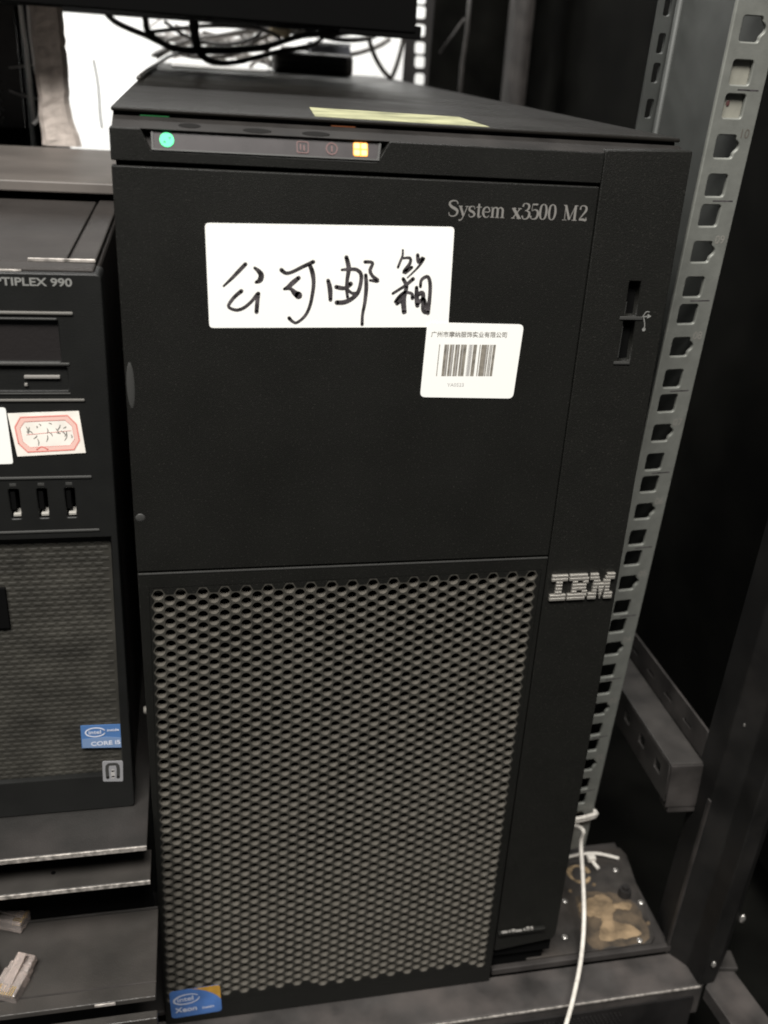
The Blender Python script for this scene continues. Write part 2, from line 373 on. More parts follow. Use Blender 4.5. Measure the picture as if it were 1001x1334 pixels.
# support bracket bolted behind the rail: side with slots, top, upright flange, end cap
DY = Vector((0.0794, 0.9925, -0.0928)).normalized(); BA = Vector((1, 0, 0)); BA = (BA - DY * BA.dot(DY)).normalized(); BU = BA.cross(DY)
BR = Matrix(((BA.x, DY.x, BU.x, 279.4), (BA.y, DY.y, BU.y, 20), (BA.z, DY.z, BU.z, 121.5), (0, 0, 0, 1)))
bmb = nb(); box(bmb, 0, 19.6, 0, 230, -1.6, 0, bev=0.5); br = obj('support_bracket', bmb, 'bracket', rack, xf=BR)
sl = Matrix(((0, 0, 1, 0), (1, 0, 0, 0), (0, 1, 0, 0), (0, 0, 0, 1)))      # (y, z) outline -> side plate
lo = [rrect(1, 229, -26, -1.8, 0.5, 1)] + [rrect(a, a + 9, -15.5, -8.5, 0.8, 2) for a in (12, 38, 64, 90, 116)]
obj('bracket_side', flat(lo, 1.4, 0.1, xf=BR @ sl @ Matrix.Translation((0, 0, 0.7))), 'bracket', br)
lo = [rrect(2, 229, 0.2, 19, 0.5, 1)] + [rrect(a, a + 12, 7.4, 9.6, 0.8, 2) for a in (22, 52, 82, 112)]
obj('bracket_flange', flat(lo, 1.6, 0.1, xf=BR @ sl @ Matrix.Translation((0, 0, 20.6))), 'rackgrey', br)
obj('bracket_end', box(nb(), 0.2, 19.4, -1.6, 0, -28, -0.6, bev=0.4), 'rackgrey', br, xf=BR)
obj('bracket_lip', box(nb(), 2, 23, -1.0, 12, -32, -28.2, bev=0.4), 'rackgrey', br, xf=BR)
obj('bracket_screw', ball(nb(), (20.6, 145, 19), 2.3), 'screw', br, xf=BR, smooth=True)
# corner post
lean = Matrix(((1, 0, -0.004, 0), (0, 1, -0.055, 0), (0, 0, 1, 0), (0, 0, 0, 1)))
LP = Matrix.Translation((0, 0, -6)) @ lean
post = obj('corner_post', prism(nb(), [(294, 4), (302, -8), (303, -21.5), (313, -21), (329, -5), (340, 30), (300, 30)], 'z', -6, 620, bev=0.8), 'post', rack, xf=LP)
obj('post_edge', box(nb(), 293.2, 294.4, 2.4, 5.2, -4, 120, bev=0.3), 'rackgrey', post, xf=LP)
for p, s in (((308, -22.2, 14), 1.9), ((331, -6, 30), 2.6), ((302, -14, 205), 1.5), ((298, -1, 176), 1.2), ((302.6, -12, 240), 1.2)):
    obj('post_screw', ball(nb(), p, s, (0.8, 0.6, 1.3)), 'screw', post, xf=LP, smooth=True)
# base: floor plate, beam, side sill
plate = obj('base_plate', prism(nb(), [(205, 6), (284, 6), (288, 10), (298, 77), (296, 84), (205, 84)], 'z', -6, -3, bev=0.4), 'plate', rack)
pc2 = obj('deck', box(nb(), -260, 296, 6, 92, -9, -6.2, bev=0.3), 'rackgrey', rack)
obj('plate_lip', box(nb(), 183, 296, 2.2, 5.8, -8, -3.6, bev=0.5), 'rackgrey', rack)
for x, y in ((242.6, 44.5), (233, 17.9), (290.6, 36.4), (277.6, 8.6), (285.1, 64.7)):
    obj('plate_screw', ball(nb(), (x, y, -2.8), 1.9, (1, 1, 0.5)), 'screw', plate, smooth=True)
def blob(pts, z, h, seed, spread=1.2):
    rr = random.Random(seed); b = nb()
    P = smoothpath([(p[0], p[1], 0) for p in pts + [pts[0]]], 5)[:-1]
    ring = [b.verts.new((p.x + rr.uniform(-.4, .4) * spread, p.y + rr.uniform(-.4, .4) * spread, z)) for p in P]
    c = sum((v.co for v in ring), Vector()) / len(ring)
    inner = [b.verts.new((c.x + (v.co.x - c.x) * .8, c.y + (v.co.y - c.y) * .8, z + h * rr.uniform(.7, 1))) for v in ring]
    n = len(ring)
    for i in range(n): b.faces.new((ring[i], ring[(i + 1) % n], inner[(i + 1) % n], inner[i]))
    f = b.faces.new(inner); bmesh.ops.triangulate(b, faces=[f])
    return b
obj('foam_stain', blob([(258, 45), (268, 47), (273, 42), (272, 38), (279, 39), (284, 36), (281, 32), (274, 34), (270, 31), (267, 24), (272, 20), (278, 18), (281, 12), (262, 10), (253, 12), (256, 20), (260, 28), (252, 31), (249, 37), (252, 43)], -3.0, 1.1, 3), 'stain', plate)
obj('stain_halo', blob([(250, 46), (262, 50), (276, 46), (286, 38), (287, 24), (283, 8), (262, 7), (246, 8), (247, 28)], -3.0, 0.25, 9, 2.2), 'halo', plate)
for px_, py_, r_ in ((246, 22, 2.0), (288, 20, 1.3), (249, 52, 1.2), (266, 55, 1.4)):
    obj('foam_crumb', blob([(px_ - r_, py_), (px_, py_ + r_), (px_ + r_, py_ + .3), (px_ + .2, py_ - r_)], -3.0, 1.4 * r_ / 2, int(px_), .8), 'stain', plate)
bmr = nb(); tube(bmr, [(260 + 6.5 * math.cos(a), 65 + 7 * math.sin(a), -2.8) for a in [k * math.pi / 6 for k in range(12)]], lambda t: 1.3 + .5 * math.sin(t * 17), sm=3)
obj('glue_ring', bmr, 'stainring', plate, xf=Matrix(((1, 0, 0, 0), (0, 1, 0, 0), (0, 0, .35, -1.9), (0, 0, 0, 1))))
bmk = nb(); cyl(bmk, (282.5, 44, -3), (0, 0, 1), 4.4, 5, r2=3.6); cyl(bmk, (282.5, 44, 2), (0, 0, 1), 2.2, 2.5)
obj('levelling_knob', bmk, 'rackblack', plate, smooth=False)
beam = obj('base_beam', prism(nb(), [(-260, -20.9), (306, -21.4), (311, -16), (311, 2.6), (-260, 3.6)], 'z', -34, -10, bev=0.5), 'beam', rack)
obj('beam_edge', box(nb(), -260, 304, -22.4, -21.5, -11.6, -10.2, bev=0.2), 'bare', beam)
# perforated vent in front of the beam, lower
hl = [rrect(90, 300, -46, -16, 0.5, 1)]
for r in range(5):
    for c in range(48): hl.append(circle(136 + c * 2.5 + (r % 2) * 1.25, -19.6 - r * 2.3, 0.8, 6))
obj('vent_panel', flat(hl, 1.2, 0.0, y=-24.2), 'rackblack', rack)
sill = obj('side_sill', prism(nb(), [(306.6, -23), (313, -75), (337, -75), (329, -13), (322, -8)], 'z', -20, -10.5, bev=0.5), 'beam', rack)
obj('hinge_tab', prism(nb(), [(318, -14), (331, -16), (333, -3), (320, -1)], 'z', -10.4, -7.5, bev=0.5), 'bracket', rack)

# ================================================================ the tower server
sv = thing('tower_server', 'tall black tower server with perforated lower door, white handwritten label and green power light', 'server', (109, 300, -4))
obj('chassis', box(nb(), 0.6, 217.4, 16, 690, -1, 445.3, bev=0.3), 'cover', sv)
cov = obj('top_cover', box(nb(), 0.2, 217.8, 12.5, 690, 445.5, 447, bev=0.5), 'cover', sv)
obj('cover_label', prism(nb(), [(72.8, 19.5), (139.5, 16.2), (141, 70), (77, 76)], 'z', 447.02, 447.14), 'yellow', cov)['label'] = 'pale yellow label on the top cover'
# head of the bezel with the cut-out for the indicator strip
head = obj('bezel_head', flat([rpoly([(0, 430.4), (181.5, 430.0), (181.5, 441.2), (97.9, 441.2), (93.7, 434.0), (13.6, 434.2), (10.4, 441.2), (0, 441.2)], 0.7, 2)], 9.0, 0.35, y=0.0), 'black', sv)
b = nb()
prism(b, [(0.4, 434.0), (2.2, 434.0), (4.6, 440.9), (14.5, 441.4), (14.5, 430.5), (0.4, 430.5)], 'x', 11.5, 97.0)
obj('strip_recess', b, 'headtop', head)
# the smoked strip leans back inside the cut-out
TILT = Matrix.Translation((0, 0.35, 434.7)) @ Matrix.Rotation(math.radians(-20), 4, 'X')
def ontilt(x, z, lift=0.0): return TILT @ Matrix.Translation((x, -lift, z))
stripo = obj('indicator_strip', flat([rpoly([(14.5, 0), (93.6, 0), (94.2, 6.0), (14.5, 6.0)], 0.4, 2)], 0.8, 0.1, xf=TILT @ Matrix.Translation((0, 0.1, 0)) @ XZ), 'strip', sv)
obj('strip_frame', flat([[(13.8, -0.5), (94.3, -0.5), (95.2, 6.5), (13.8, 6.5)], rpoly([(14.6, 0.15), (93.5, 0.15), (94.0, 5.9), (14.6, 5.9)], 0.4, 2)], 0.5, 0.1, xf=TILT @ Matrix.Translation((0, -0.35, 0)) @ XZ), 'edge', stripo)
def strip_icon(name, loops, m, lift): return obj(name, flat(loops, 0.1, 0, xf=TILT @ Matrix.Translation((0, -lift, 0)) @ XZ), m, stripo)
strip_icon('power_light', [circle(19.1, 3.2, 2.45, 24)], 'green', 0.45)
for cx, cz, s in ((18.3, 2.5, 1), (20.1, 3.8, -1)):
    strip_icon('light_mark', [[(cx - .45, cz - .3 * s), (cx + .45, cz - .35 * s), (cx + .1, cz + .5 * s)]], 'greenmark', 0.54)
strip_icon('warning_light', [rrect(84.7, 90.1, 0.8, 5.7, 0.7, 3)], 'orange', 0.45)
b = nb(); sx = 87.4
strip_icon('light_centre', [rrect(85.1, 87.1, 3.5, 5.3, .4, 2)], 'orangehot', 0.54); strip_icon('light_centre', [rrect(85.1, 87.1, 1.2, 3.0, .4, 2)], 'orangehot', 0.54); strip_icon('light_centre', [rrect(87.7, 89.7, 3.5, 5.3, .4, 2)], 'orangehot', 0.54); strip_icon('light_centre', [rrect(87.7, 89.7, 1.2, 3.0, .4, 2)], 'orangehot', 0.54)
strip_icon('unlit_icon', [circle(76.9, 3.0, 2.2, 18), circle(76.9, 3.0, 1.7, 18)], 'redicon', 0.45)
strip_icon('unlit_icon', [rrect(76.6, 77.2, 1.9, 4.1, .1, 1)], 'redicon', 0.45)
strip_icon('unlit_icon', [rrect(64.2, 68.6, .9, 5.1, .6, 2), rrect(64.6, 68.2, 1.3, 4.7, .5, 2)], 'redicon', 0.45)
strip_icon('unlit_icon', [rrect(65.4, 65.9, 2, 4.2, .1, 1)], 'redicon', 0.45); strip_icon('unlit_icon', [rrect(66.6, 67.2, 1.8, 3.8, .1, 1)], 'redicon', 0.45)
hs = obj('head_slope', prism(nb(), [(1.0, 441.15), (2.5, 440.0), (15, 440.0), (15, 444.0), (12.2, 444.3), (11.4, 444.25)], 'x', 0.8, 217.2), 'headtop', head)
# emissive slabs added for the LEDs' glow in the slot behind the head
obj('led_glow_slab', box(nb(), 10, 20, 12.3, 12.45, 444.4, 444.75), 'greenglow', head)
obj('led_glow_slab', box(nb(), 78, 87, 12.3, 12.45, 444.4, 444.75), 'orangeglow', head)
# dark reflections on the head top, painted as flat ovals
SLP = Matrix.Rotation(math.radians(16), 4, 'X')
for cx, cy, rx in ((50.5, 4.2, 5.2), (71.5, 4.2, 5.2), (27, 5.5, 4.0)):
    obj('dark_reflection', ball(nb(), (0, 0, 0), 1.0, (rx, 2.4, 0.10)), 'darkreflect', head, xf=Matrix.Translation((cx, cy, 441.15 + (cy - 1) * .298)) @ SLP, smooth=True)
# shadow gap, upper door, lower door
obj('bezel_back', box(nb(), 1.5, 217.0, 4.0, 16, 6, 440.4), 'void', sv)
door = obj('upper_door', box(nb(), 0, 181.2, 0, 4, 268.0, 428.8, bev=0.45), 'black', sv)
for z, h, xx in ((349, 9.5, 2.0), (293, 3.4, 2.6)):  # low grey bumps on the left edge of the door
    obj('door_bump', ball(nb(), (xx, 0.1, z), h, (0.17, 0.045, 1.0) if h > 8 else (0.6, 0.12, 0.55)), 'edge', door, smooth=True)
ld = obj('lower_door', flat([rrect(0, 181.2, -9.3, 267.2, 0.6, 2), [(4.6 + 0, 259.8), (178.6, 260.6), (178.9, 1.0), (0.7, 3.2)]], 5.0, 0.35, y=0.0), 'black', sv)
obj('door_lip', box(nb(), 0.4, 181.0, -0.25, 0.3, 266.5, 267.2, bev=0.1), 'edge', ld)
# the honeycomb grille: every opening real, walls 4.5 mm deep
def grille():
    bm = nb(); sb = nb(); NX = 37; pz = 5.6; dep = 3.05; fr = 0.12
    zs = 256.0
    def edge_l(z): return 8.0 - (256 - z) * 0.0174
    def px(i, z): l = edge_l(z); return l + i * (174.4 - l) / (NX - 1)
    for i in range(-1, NX + 1):
        off = 0 if i % 2 == 0 else pz / 2
        j = 0
        while True:
            z = zs - off + pz - j * pz + (0.35 + 1.3 * i / NX) ; j += 1
            solid = j == 1 or i < 0 or i >= NX or z < 9.5 - i * .11
            w = (174.4 - edge_l(z)) / (NX - 1) / (0.866 * pz)
            cx = px(i, z)
            O, I = [], []; ro = pz / math.sqrt(3)
            for k in range(12):
                a = math.radians(30 * k); rr_ = ro * (1 if k % 2 == 0 else math.cos(math.radians(30)))
                O.append((cx + rr_ * math.cos(a) * w, z + rr_ * math.sin(a)))
                I.append((cx + 2.42 * math.cos(a) * w, z + 2.42 * math.sin(a)))
            if solid:
                sb.faces.new([sb.verts.new((min(max(p[0], 1.0), 180.4), fr, max(p[1], -7))) for p in O])
                if z < -2 - i * .05: break
                continue
            vo = [bm.verts.new((p[0], fr, p[1])) for p in O]
            vi = [bm.verts.new((p[0], fr, p[1])) for p in I]
            vm = [bm.verts.new((cx + (p[0] - cx) * .95, fr + 0.5, z + (p[1] - z) * .95)) for p in I]
            vb = [bm.verts.new((cx + (p[0] - cx) * .88, fr + dep, z + (p[1] - z) * .88)) for p in I]
            for k in range(12):
                q = (k + 1) % 12
                bm.faces.new((vo[k], vo[q], vi[q], vi[k])).material_index = 1; bm.faces.new((vi[k], vi[q], vm[q], vm[k])); bm.faces.new((vm[k], vm[q], vb[q], vb[k]))
    return bm, sb
me = bpy.data.meshes.new('grille'); g, sb = grille(); g.to_mesh(me); g.free()
obj('grille', me, 'mesh', ld, mats=['mesh', 'meshface'])
me = bpy.data.meshes.new('grille_margin'); sb.to_mesh(me); sb.free()
obj('grille_margin', me, 'black', ld)
# plain margin behind the outermost openings
obj('grille_surround', flat([[(0.5, 262), (181, 262), (181, 0), (0.2, 0)], [(5.6, 257.6), (176.6, 259.4), (176.8, 1.6), (1.6, 4.0)]], 4.0, 0, y=0.5), 'black', ld)
# right strip of the bezel, a hair behind the doors, with its slots
side = obj('side_strip', flat([rpoly([(181.9, 14), (216.5, 18), (218, 22), (218, 443.5), (181.9, 442.2)], 0.8, 2), [(200.2, 392.8), (205.0, 392.9), (205.2, 378.9), (200.2, 378.7)], [(200.2, 376.6), (205.3, 376.9), (205.7, 359.9), (200.2, 359.2)]], 15.0, 0.4, y=0.6), 'blackside', sv)
obj('slot_back', box(nb(), 198, 208, 8, 9, 356, 396), 'void', side)
obj('usb_port', box(nb(), 200.4, 201.4, 2.5, 7.5, 360, 384, bev=0.2), 'edge', side)
obj('slot_bar', box(nb(), 198.2, 208.4, 0.2, 2.2, 377.0, 378.4, bev=0.2), 'edge', side)
obj('slot_sill', box(nb(), 198.6, 205.8, 0.1, 2.0, 358.0, 359.2, bev=0.2), 'edge', side)
b = nb(); yy = 0.5
ribbon(b, [(207.6, 378.2), (210.6, 378.6)], 0.45, yy); ribbon(b, [(208.4, 378.4), (209.6, 380.4), (211.0, 380.4)], 0.4, yy); ribbon(b, [(208.8, 378.2), (209.8, 375.2), (209.8, 373.4)], 0.4, yy)
b.faces.new([b.verts.new((x, yy, z)) for x, z in ((210.4, 377.6), (212.2, 378.6), (210.4, 379.6))])
b.faces.new([b.verts.new((x, yy - .01, z)) for x, z in circle(209.8, 373.0, 0.8, 10)])
obj('usb_symbol', b, 'pcprint', side)
# chrome logo on the strip: eight stripes
b = nb(); x0, z0, lw, lh = 184.4, 244.0, 31.2, 13.8
sh = lh / 8
Ls = {
 'I': [(0, 9)] * 2 + [(2.7, 6.3)] * 4 + [(0, 9)] * 2,
 'B': [[(0, 10.2)], [(0, 11)], [(2.2, 5), (8, 11)], [(2.2, 10.2)], [(2.2, 10.2)], [(2.2, 5), (8, 11)], [(0, 11)], [(0, 10.2)]],
 'M': [[(0, 4.6), (9.4, 14)], [(0, 5.2), (8.8, 14)], [(2.2, 6.0), (8.0, 11.8)], [(2.2, 11.8)], [(2.2, 4.8), (5.3, 8.7), (9.2, 11.8)], [(2.2, 4.8), (5.8, 8.2), (9.2, 11.8)], [(0, 4.8), (6.2, 7.8), (9.2, 14)], [(0, 4.8), (6.7, 7.3), (9.2, 14)]],
}
sc = lw / 35.6; ox = 0
for ch, adv in (('I', 9.8), ('B', 11.8), ('M', 14)):
    for r, segs in enumerate(Ls[ch]):
        for s in ([segs] if isinstance(segs, tuple) else segs):
            zz = z0 + lh - (r + 1) * sh
            box(b, x0 + (ox + s[0]) * sc, x0 + (ox + s[1]) * sc, -0.9, 0.7, zz + sh * .06, zz + sh * .92, bev=0.18, seg=1)
    ox += adv
for ch, xx, ww in (('I', 2.9, 3.2), ('B', 12.2, 2.4), ('M', 24.0, 2.2), ('M', 31.0, 2.2)):
    box(b, x0 + xx * sc, x0 + (xx + ww) * sc, 0.0, 0.65, z0 + .4, z0 + lh - .4)
obj('logo', b, 'chrome', side)['label'] = 'striped chrome IBM lettering'
# serif model name, drawn stroke by stroke (thin and thick)
G = {
 'S': (0.62, [([(0.55, .78), (.52, .93), (.32, 1.0), (.12, .93), (.07, .76), (.2, .6), (.42, .48), (.56, .33), (.5, .1), (.3, 0), (.1, .06), (.05, .25)], [.05, .06, .07, .1, .14, .17, .18, .15, .1, .07, .06, .04])]),
 'y': (0.60, [([(.1, .66), (.32, .04)], .15), ([(.52, .66), (.32, .04), (.2, -.2), (.05, -.24)], [.05, .06, .07, .1]), ([(0, .66), (.24, .66)], .05), ([(.4, .66), (.6, .66)], .05)]),
 's': (0.44, [([(.37, .5), (.34, .64), (.2, .68), (.06, .6), (.08, .42), (.3, .3), (.38, .14), (.24, 0), (.08, .03), (.04, .18)], [.04, .05, .06, .11, .14, .15, .12, .07, .05, .04])]),
 't': (0.40, [([(.18, .86), (.18, .1), (.25, .01), (.36, .08)], [.12, .14, .1, .04]), ([(.02, .64), (.35, .64)], .06)]),
 'e': (0.50, [([(.08, .36), (.42, .36), (.4, .58), (.26, .67), (.1, .56), (.06, .33), (.12, .1), (.28, 0), (.44, .12)], [.05, .06, .09, .06, .12, .15, .12, .06, .04])]),
 'm': (0.92, [([(.13, .66), (.13, 0)], .14), ([(.13, .5), (.26, .66), (.4, .6), (.43, .45), (.43, 0)], [.05, .07, .12, .14, .14]), ([(.43, .5), (.56, .66), (.7, .6), (.74, .45), (.74, 0)], [.05, .07, .12, .14, .14]), ([(0, 0.02), (.25, 0.02)], .05), ([(.31, 0.02), (.55, 0.02)], .05), ([(.62, 0.02), (.87, 0.02)], .05), ([(0, .65), (.13, .65)], .05)]),
 ' ': (0.38, []),
 'x': (0.60, [([(.08, .66), (.5, 0)], .19), ([(.5, .66), (.08, 0)], .07), ([(0, .65), (.24, .65)], .07), ([(.38, .65), (.58, .65)], .06), ([(0, .02), (.2, .02)], .06), ([(.34, .02), (.6, .02)], .07)]),
 '3': (0.54, [([(.06, .78), (.1, .95), (.26, 1), (.42, .9), (.42, .68), (.28, .54), (.2, .53)], [.12, .07, .06, .13, .13, .06, .05]), ([(.28, .54), (.46, .44), (.48, .2), (.34, .01), (.14, 0), (.05, .2)], [.05, .12, .16, .08, .06, .12])]),
 '5': (0.54, [([(.44, .96), (.12, .96)], .1), ([(.11, .98), (.09, .55), (.24, .62), (.42, .55), (.48, .33), (.4, .08), (.22, 0), (.07, .06), (.06, .2)], [.04, .04, .06, .12, .16, .12, .06, .06, .12])]),
 '0': (0.56, [([(.26, 1), (.12, .88), (.07, .5), (.12, .12), (.26, 0), (.4, .12), (.46, .5), (.4, .88), (.26, 1)], [.05, .11, .15, .11, .05, .11, .15, .11, .05])]),
 'M': (1.0, [([(.14, .98), (.14, 0)], .05), ([(.14, .98), (.44, .04)], .15), ([(.74, .98), (.44, .04)], .05), ([(.76, .98), (.76, 0)], .16), ([(0, .98), (.2, .98)], .05), ([(.7, .98), (.92, .98)], .05), ([(0, .02), (.27, .02)], .05), ([(.6, .02), (.92, .02)], .05)]),
 '2': (0.54, [([(.07, .74), (.1, .94), (.26, 1), (.43, .9), (.43, .68), (.25, .38), (.06, .08)], [.12, .07, .06, .13, .15, .09, .06]), ([(.05, .07), (.3, .09), (.48, .05), (.48, .24)], [.09, .15, .12, .04])]),
}
b = nb(); cx = 0; sc = 5.7
s = 'System x3500 M2'
tot = sum(G[c][0] for c in s); kx = 56.0 / (tot * sc)
for c in s:
    for pts, wd in G[c][1]:
        ribbon(b, [(121.6 + (cx + p[0]) * sc * kx, 415.9 + p[1] * sc) for p in pts], [q * sc * 1.02 for q in wd] if hasattr(wd, '__len__') else wd * sc * 1.02, y=-0.12, k=4, z0=1)
    cx += G[c][0]
obj('model_name', b, 'silver', door)['label'] = 'System x3500 M2 in grey serif letters'
# white label with handwriting
lab = obj('paper_label', flat([rpoly([(32.0, 371.8), (125.3, 373.2), (124.6, 412.0), (31.3, 410.4)], 1.6, 4)], 0.12, 0, y=-0.14), 'paper', door)
lab['label'] = 'white label with handwritten Chinese characters in black marker'
W = 1.5
strokes = [
 ([(45.7, 396.0), (42.9, 393.0), (40.1, 390.1), (37.6, 387.7)], [1.5, 1.5, 1.2, .8]),
 ([(49.1, 394.7), (50.5, 393.6), (51.5, 392.1), (51.0, 390.2), (49.6, 389.4)], [1.1, 1.7, 2.1, 2.0, 1.2]),
 ([(44.1, 386.0), (41.6, 383.8), (39.8, 381.5), (39.3, 380.1), (40.4, 379.2), (42.5, 378.8), (45.0, 379.7), (47.8, 382.1), (49.8, 384.7), (50.4, 385.2)], [1.6, 1.4, 1.3, 1.2, 1.2, 1.3, 1.3, 1.3, 1.4, 1.5]),
 ([(50.4, 385.2), (50.0, 381.9), (49.7, 378.2)], [1.5, 1.6, 1.6]),
 ([(59.0, 394.2), (60.6, 393.1), (62.9, 393.5), (67.0, 395.6), (70.9, 397.5)], [1.6, 1.4, 1.3, 1.4, 1.5]),
 ([(69.5, 396.6), (70.7, 393.4), (71.2, 389.7), (70.8, 385.1), (69.8, 380.4), (68.0, 376.8), (65.0, 374.3), (63.3, 374.8), (62.1, 376.0)], [1.5, 1.8, 1.5, 1.4, 1.3, 1.2, 1.1, 1.2, 1.5]),
 ([(65.5, 391.4), (63.4, 389.6), (61.6, 387.9), (60.1, 387.1)], [1.6, 1.9, 1.6, 1.0]),
 ([(60.1, 387.1), (62.5, 387.2), (64.1, 385.7), (65.5, 384.8)], [1.0, 1.3, 2.2, 3.0]),
 ([(76.7, 390.6), (77.5, 387.5), (77.8, 383.3)], [1.5, 1.9, 1.5]),
 ([(83.4, 399.5), (84.4, 395.6), (84.0, 390.9), (83.9, 387.7), (84.4, 384.4)], [1.6, 1.8, 1.4, 1.3, 1.2]),
 ([(81.8, 394.8), (84.6, 395.1), (87.4, 395.0), (89.2, 393.4), (89.3, 390.1), (88.3, 386.3), (86.0, 383.9), (83.2, 382.5), (80.3, 382.3)], [.9, 1.3, 1.4, 1.5, 1.5, 1.6, 1.7, 1.8, 1.8]),
 ([(79.9, 388.3), (82.0, 387.9), (83.7, 388.1), (85.4, 389.6)], [1.6, 1.6, 1.4, 1.8]),
 ([(83.7, 387.9), (85.9, 386.1), (87.8, 385.9)], [1.2, 1.2, 1.6]),
 ([(90.6, 398.0), (93.5, 397.7), (92.7, 394.9), (93.7, 392.8), (95.8, 391.0), (92.8, 391.1)], [1.3, 1.2, 1.4, 1.3, 1.6, .9]),
 ([(91.1, 393.0), (91.5, 388.3), (91.2, 382.6), (90.5, 377.8), (90.5, 373.9)], [1.4, 1.6, 1.4, 1.2, 1.3]),
 ([(105.0, 402.8), (105.0, 400.7), (104.2, 398.4), (103.5, 396.3)], [.8, .9, 1.0, 1.0]),
 ([(105.3, 399.8), (107.9, 399.9), (108.1, 398.0), (106.1, 394.5), (108.9, 396.4)], [.8, 1.1, 1.3, 1.8, 1.2]),
 ([(110.9, 401.1), (111.5, 398.6), (113.2, 400.0), (111.5, 396.7), (107.4, 392.4)], [1.4, 1.6, 1.6, .9, .5]),
 ([(105.8, 391.9), (107.2, 389.1), (106.7, 384.3), (107.3, 379.0)], [1.4, 1.6, 1.5, 1.4]),
 ([(109.7, 392.0), (106.9, 389.5), (104.1, 387.6), (102.0, 386.2)], [1.5, 1.2, 1.1, 1.0]),
 ([(107.4, 389.1), (106.2, 385.7), (103.4, 382.8), (104.3, 384.7), (106.6, 386.7), (109.5, 386.3), (109.9, 384.6)], [1.4, 1.3, 1.5, 1.2, 1.2, 1.2, 1.5]),
 ([(103.9, 382.3), (105.8, 383.3), (106.8, 379.0)], [1.4, 1.5, 1.6]),
 ([(111.3, 388.7), (111.6, 384.9), (112.1, 381.8)], [1.4, 1.9, 1.8]),
 ([(112.8, 389.2), (113.1, 391.8), (115.4, 393.0), (116.6, 390.2), (116.8, 385.0), (116.5, 378.9)], [1.2, 1.2, 1.3, 1.5, 1.5, 1.7]),
 ([(111.8, 385.8), (114.0, 386.4), (114.4, 380.1), (115.9, 379.4), (114.6, 384.4), (112.2, 382.5)], [1.6, 1.8, 1.4, 1.4, 1.2, 1.6]),
]
b = nb()
for i, (p, wd) in enumerate(strokes): ribbon(b, p, wd, y=-0.16 - i * 0.004, k=6)
obj('handwriting', b, 'ink', lab)
# barcode label
bl = obj('barcode_label', flat([rpoly([(115.7, 344.1), (155.6, 343.3), (156.8, 374.7), (116.6, 375.1)], 2.2, 4)], 0.12, 0, y=-0.32), 'paper', door)
bl['label'] = 'white asset label with barcode and small Chinese print'
b = nb(); x = 121.8; rr = random.Random(5)
bars = [(0, .35), (2.2, 1.1), (3.6, .5), (4.5, .9), (5.9, .4), (6.8, .8), (8.0, .6), (9.1, .8), (10.2, 1.3), (12.4, .15), (13.7, .2), (14.3, 1.5), (16.9, .4), (17.7, 2.2), (20.3, .5), (21.2, .4), (22.0, .3), (22.6, 1.1)]
for s0, wd in bars:
    b.faces.new([b.verts.new(p) for p in ((x + s0, -0.35, 353.0), (x + s0 + wd, -0.35, 353.0), (x + .35 + s0 + wd, -0.35, 366.2), (x + .35 + s0, -0.35, 366.2))])
obj('barcode', b, 'barprint', bl)
b = nb()
for s0, wd in ((3.3, .3), (5.4, .5), (7.6, .4), (9.9, .3), (12.7, .9), (19.9, .3), (21.7, .3)):
    b.faces.new([b.verts.new(p) for p in ((x + s0, -0.345, 353.0), (x + s0 + wd, -0.345, 353.0), (x + .35 + s0 + wd, -0.345, 366.2), (x + .35 + s0, -0.345, 366.2))])
obj('barcode', b, 'printlight', bl)
obj('company_name', text_mesh('广州市摩纳服饰实业有限公司', 2.5, 0.98, on_front(118.4, -0.36, 369.4), 0.02, space=1.0, offset=0.02), 'print', bl)
obj('asset_number', text_mesh('YA0523', 2.1, 1.0, on_front(126.8, -0.36, 348.6), 0.02, space=1.05), 'printlight', bl)
# processor sticker at the lower left corner
stx = Matrix.Translation((3.2, -0.06, -4.8)) @ XZ @ Matrix.Rotation(math.radians(2.0), 4, 'Z')
st = obj('processor_sticker', flat([rrect(0, 26.4, 0, 20.4, 1.8, 4)], 0.2, 0, xf=stx), 'blue', ld)
gold = [(11.5, 20.4)] + [(26.4 - 1.6 + 1.6 * math.cos(a), 18.8 + 1.6 * math.sin(a)) for a in (math.pi / 2, math.pi / 4, 0)] + [(26.4, 9.6), (24.5, 12.6), (22, 15.2), (18.5, 17.8), (15, 19.4)]
obj('sticker_corner', flat([gold], 0.06, 0, xf=stx @ Matrix.Translation((0, 0, 0.13))), 'gold', st)
b = nb(); tl = math.radians(6)
ov = [(8.6 + 6.6 * math.cos(a) * math.cos(tl) - 3.5 * math.sin(a) * math.sin(tl), 13.4 + 6.6 * math.cos(a) * math.sin(tl) + 3.5 * math.sin(a) * math.cos(tl)) for a in [math.radians(25 + k * 15) for k in range(23)]]
ribbon(b, ov, [.5 + .5 * math.sin(k / 22 * math.pi) for k in range(23)], y=0, k=2)
me = bpy.data.meshes.new('swirl'); b.to_mesh(me); b.free(); me.transform(Matrix.Translation((0, -0.28, 0)) @ Matrix(((1, 0, 0, 0), (0, 1, 0, 0), (0, 0, 1, 0), (0, 0, 0, 1))))
me.transform(Matrix.Translation((3.2, 0, -4.8)) @ Matrix.Rotation(math.radians(-2), 4, 'Y'))
obj('oval_swirl', me, 'white', st)
obj('sticker_text', text_mesh('intel', 4.6, 1.1, stx @ Matrix.Translation((3.6, 11.8, 0.2)) @ Matrix.Rotation(math.radians(3), 4, 'Z'), 0.04, offset=0.05), 'white', st)
obj('sticker_text', text_mesh('Xeon', 5.0, 1.02, stx @ Matrix.Translation((2.2, 4.0, 0.2)), 0.04, offset=0.09), 'white', st)
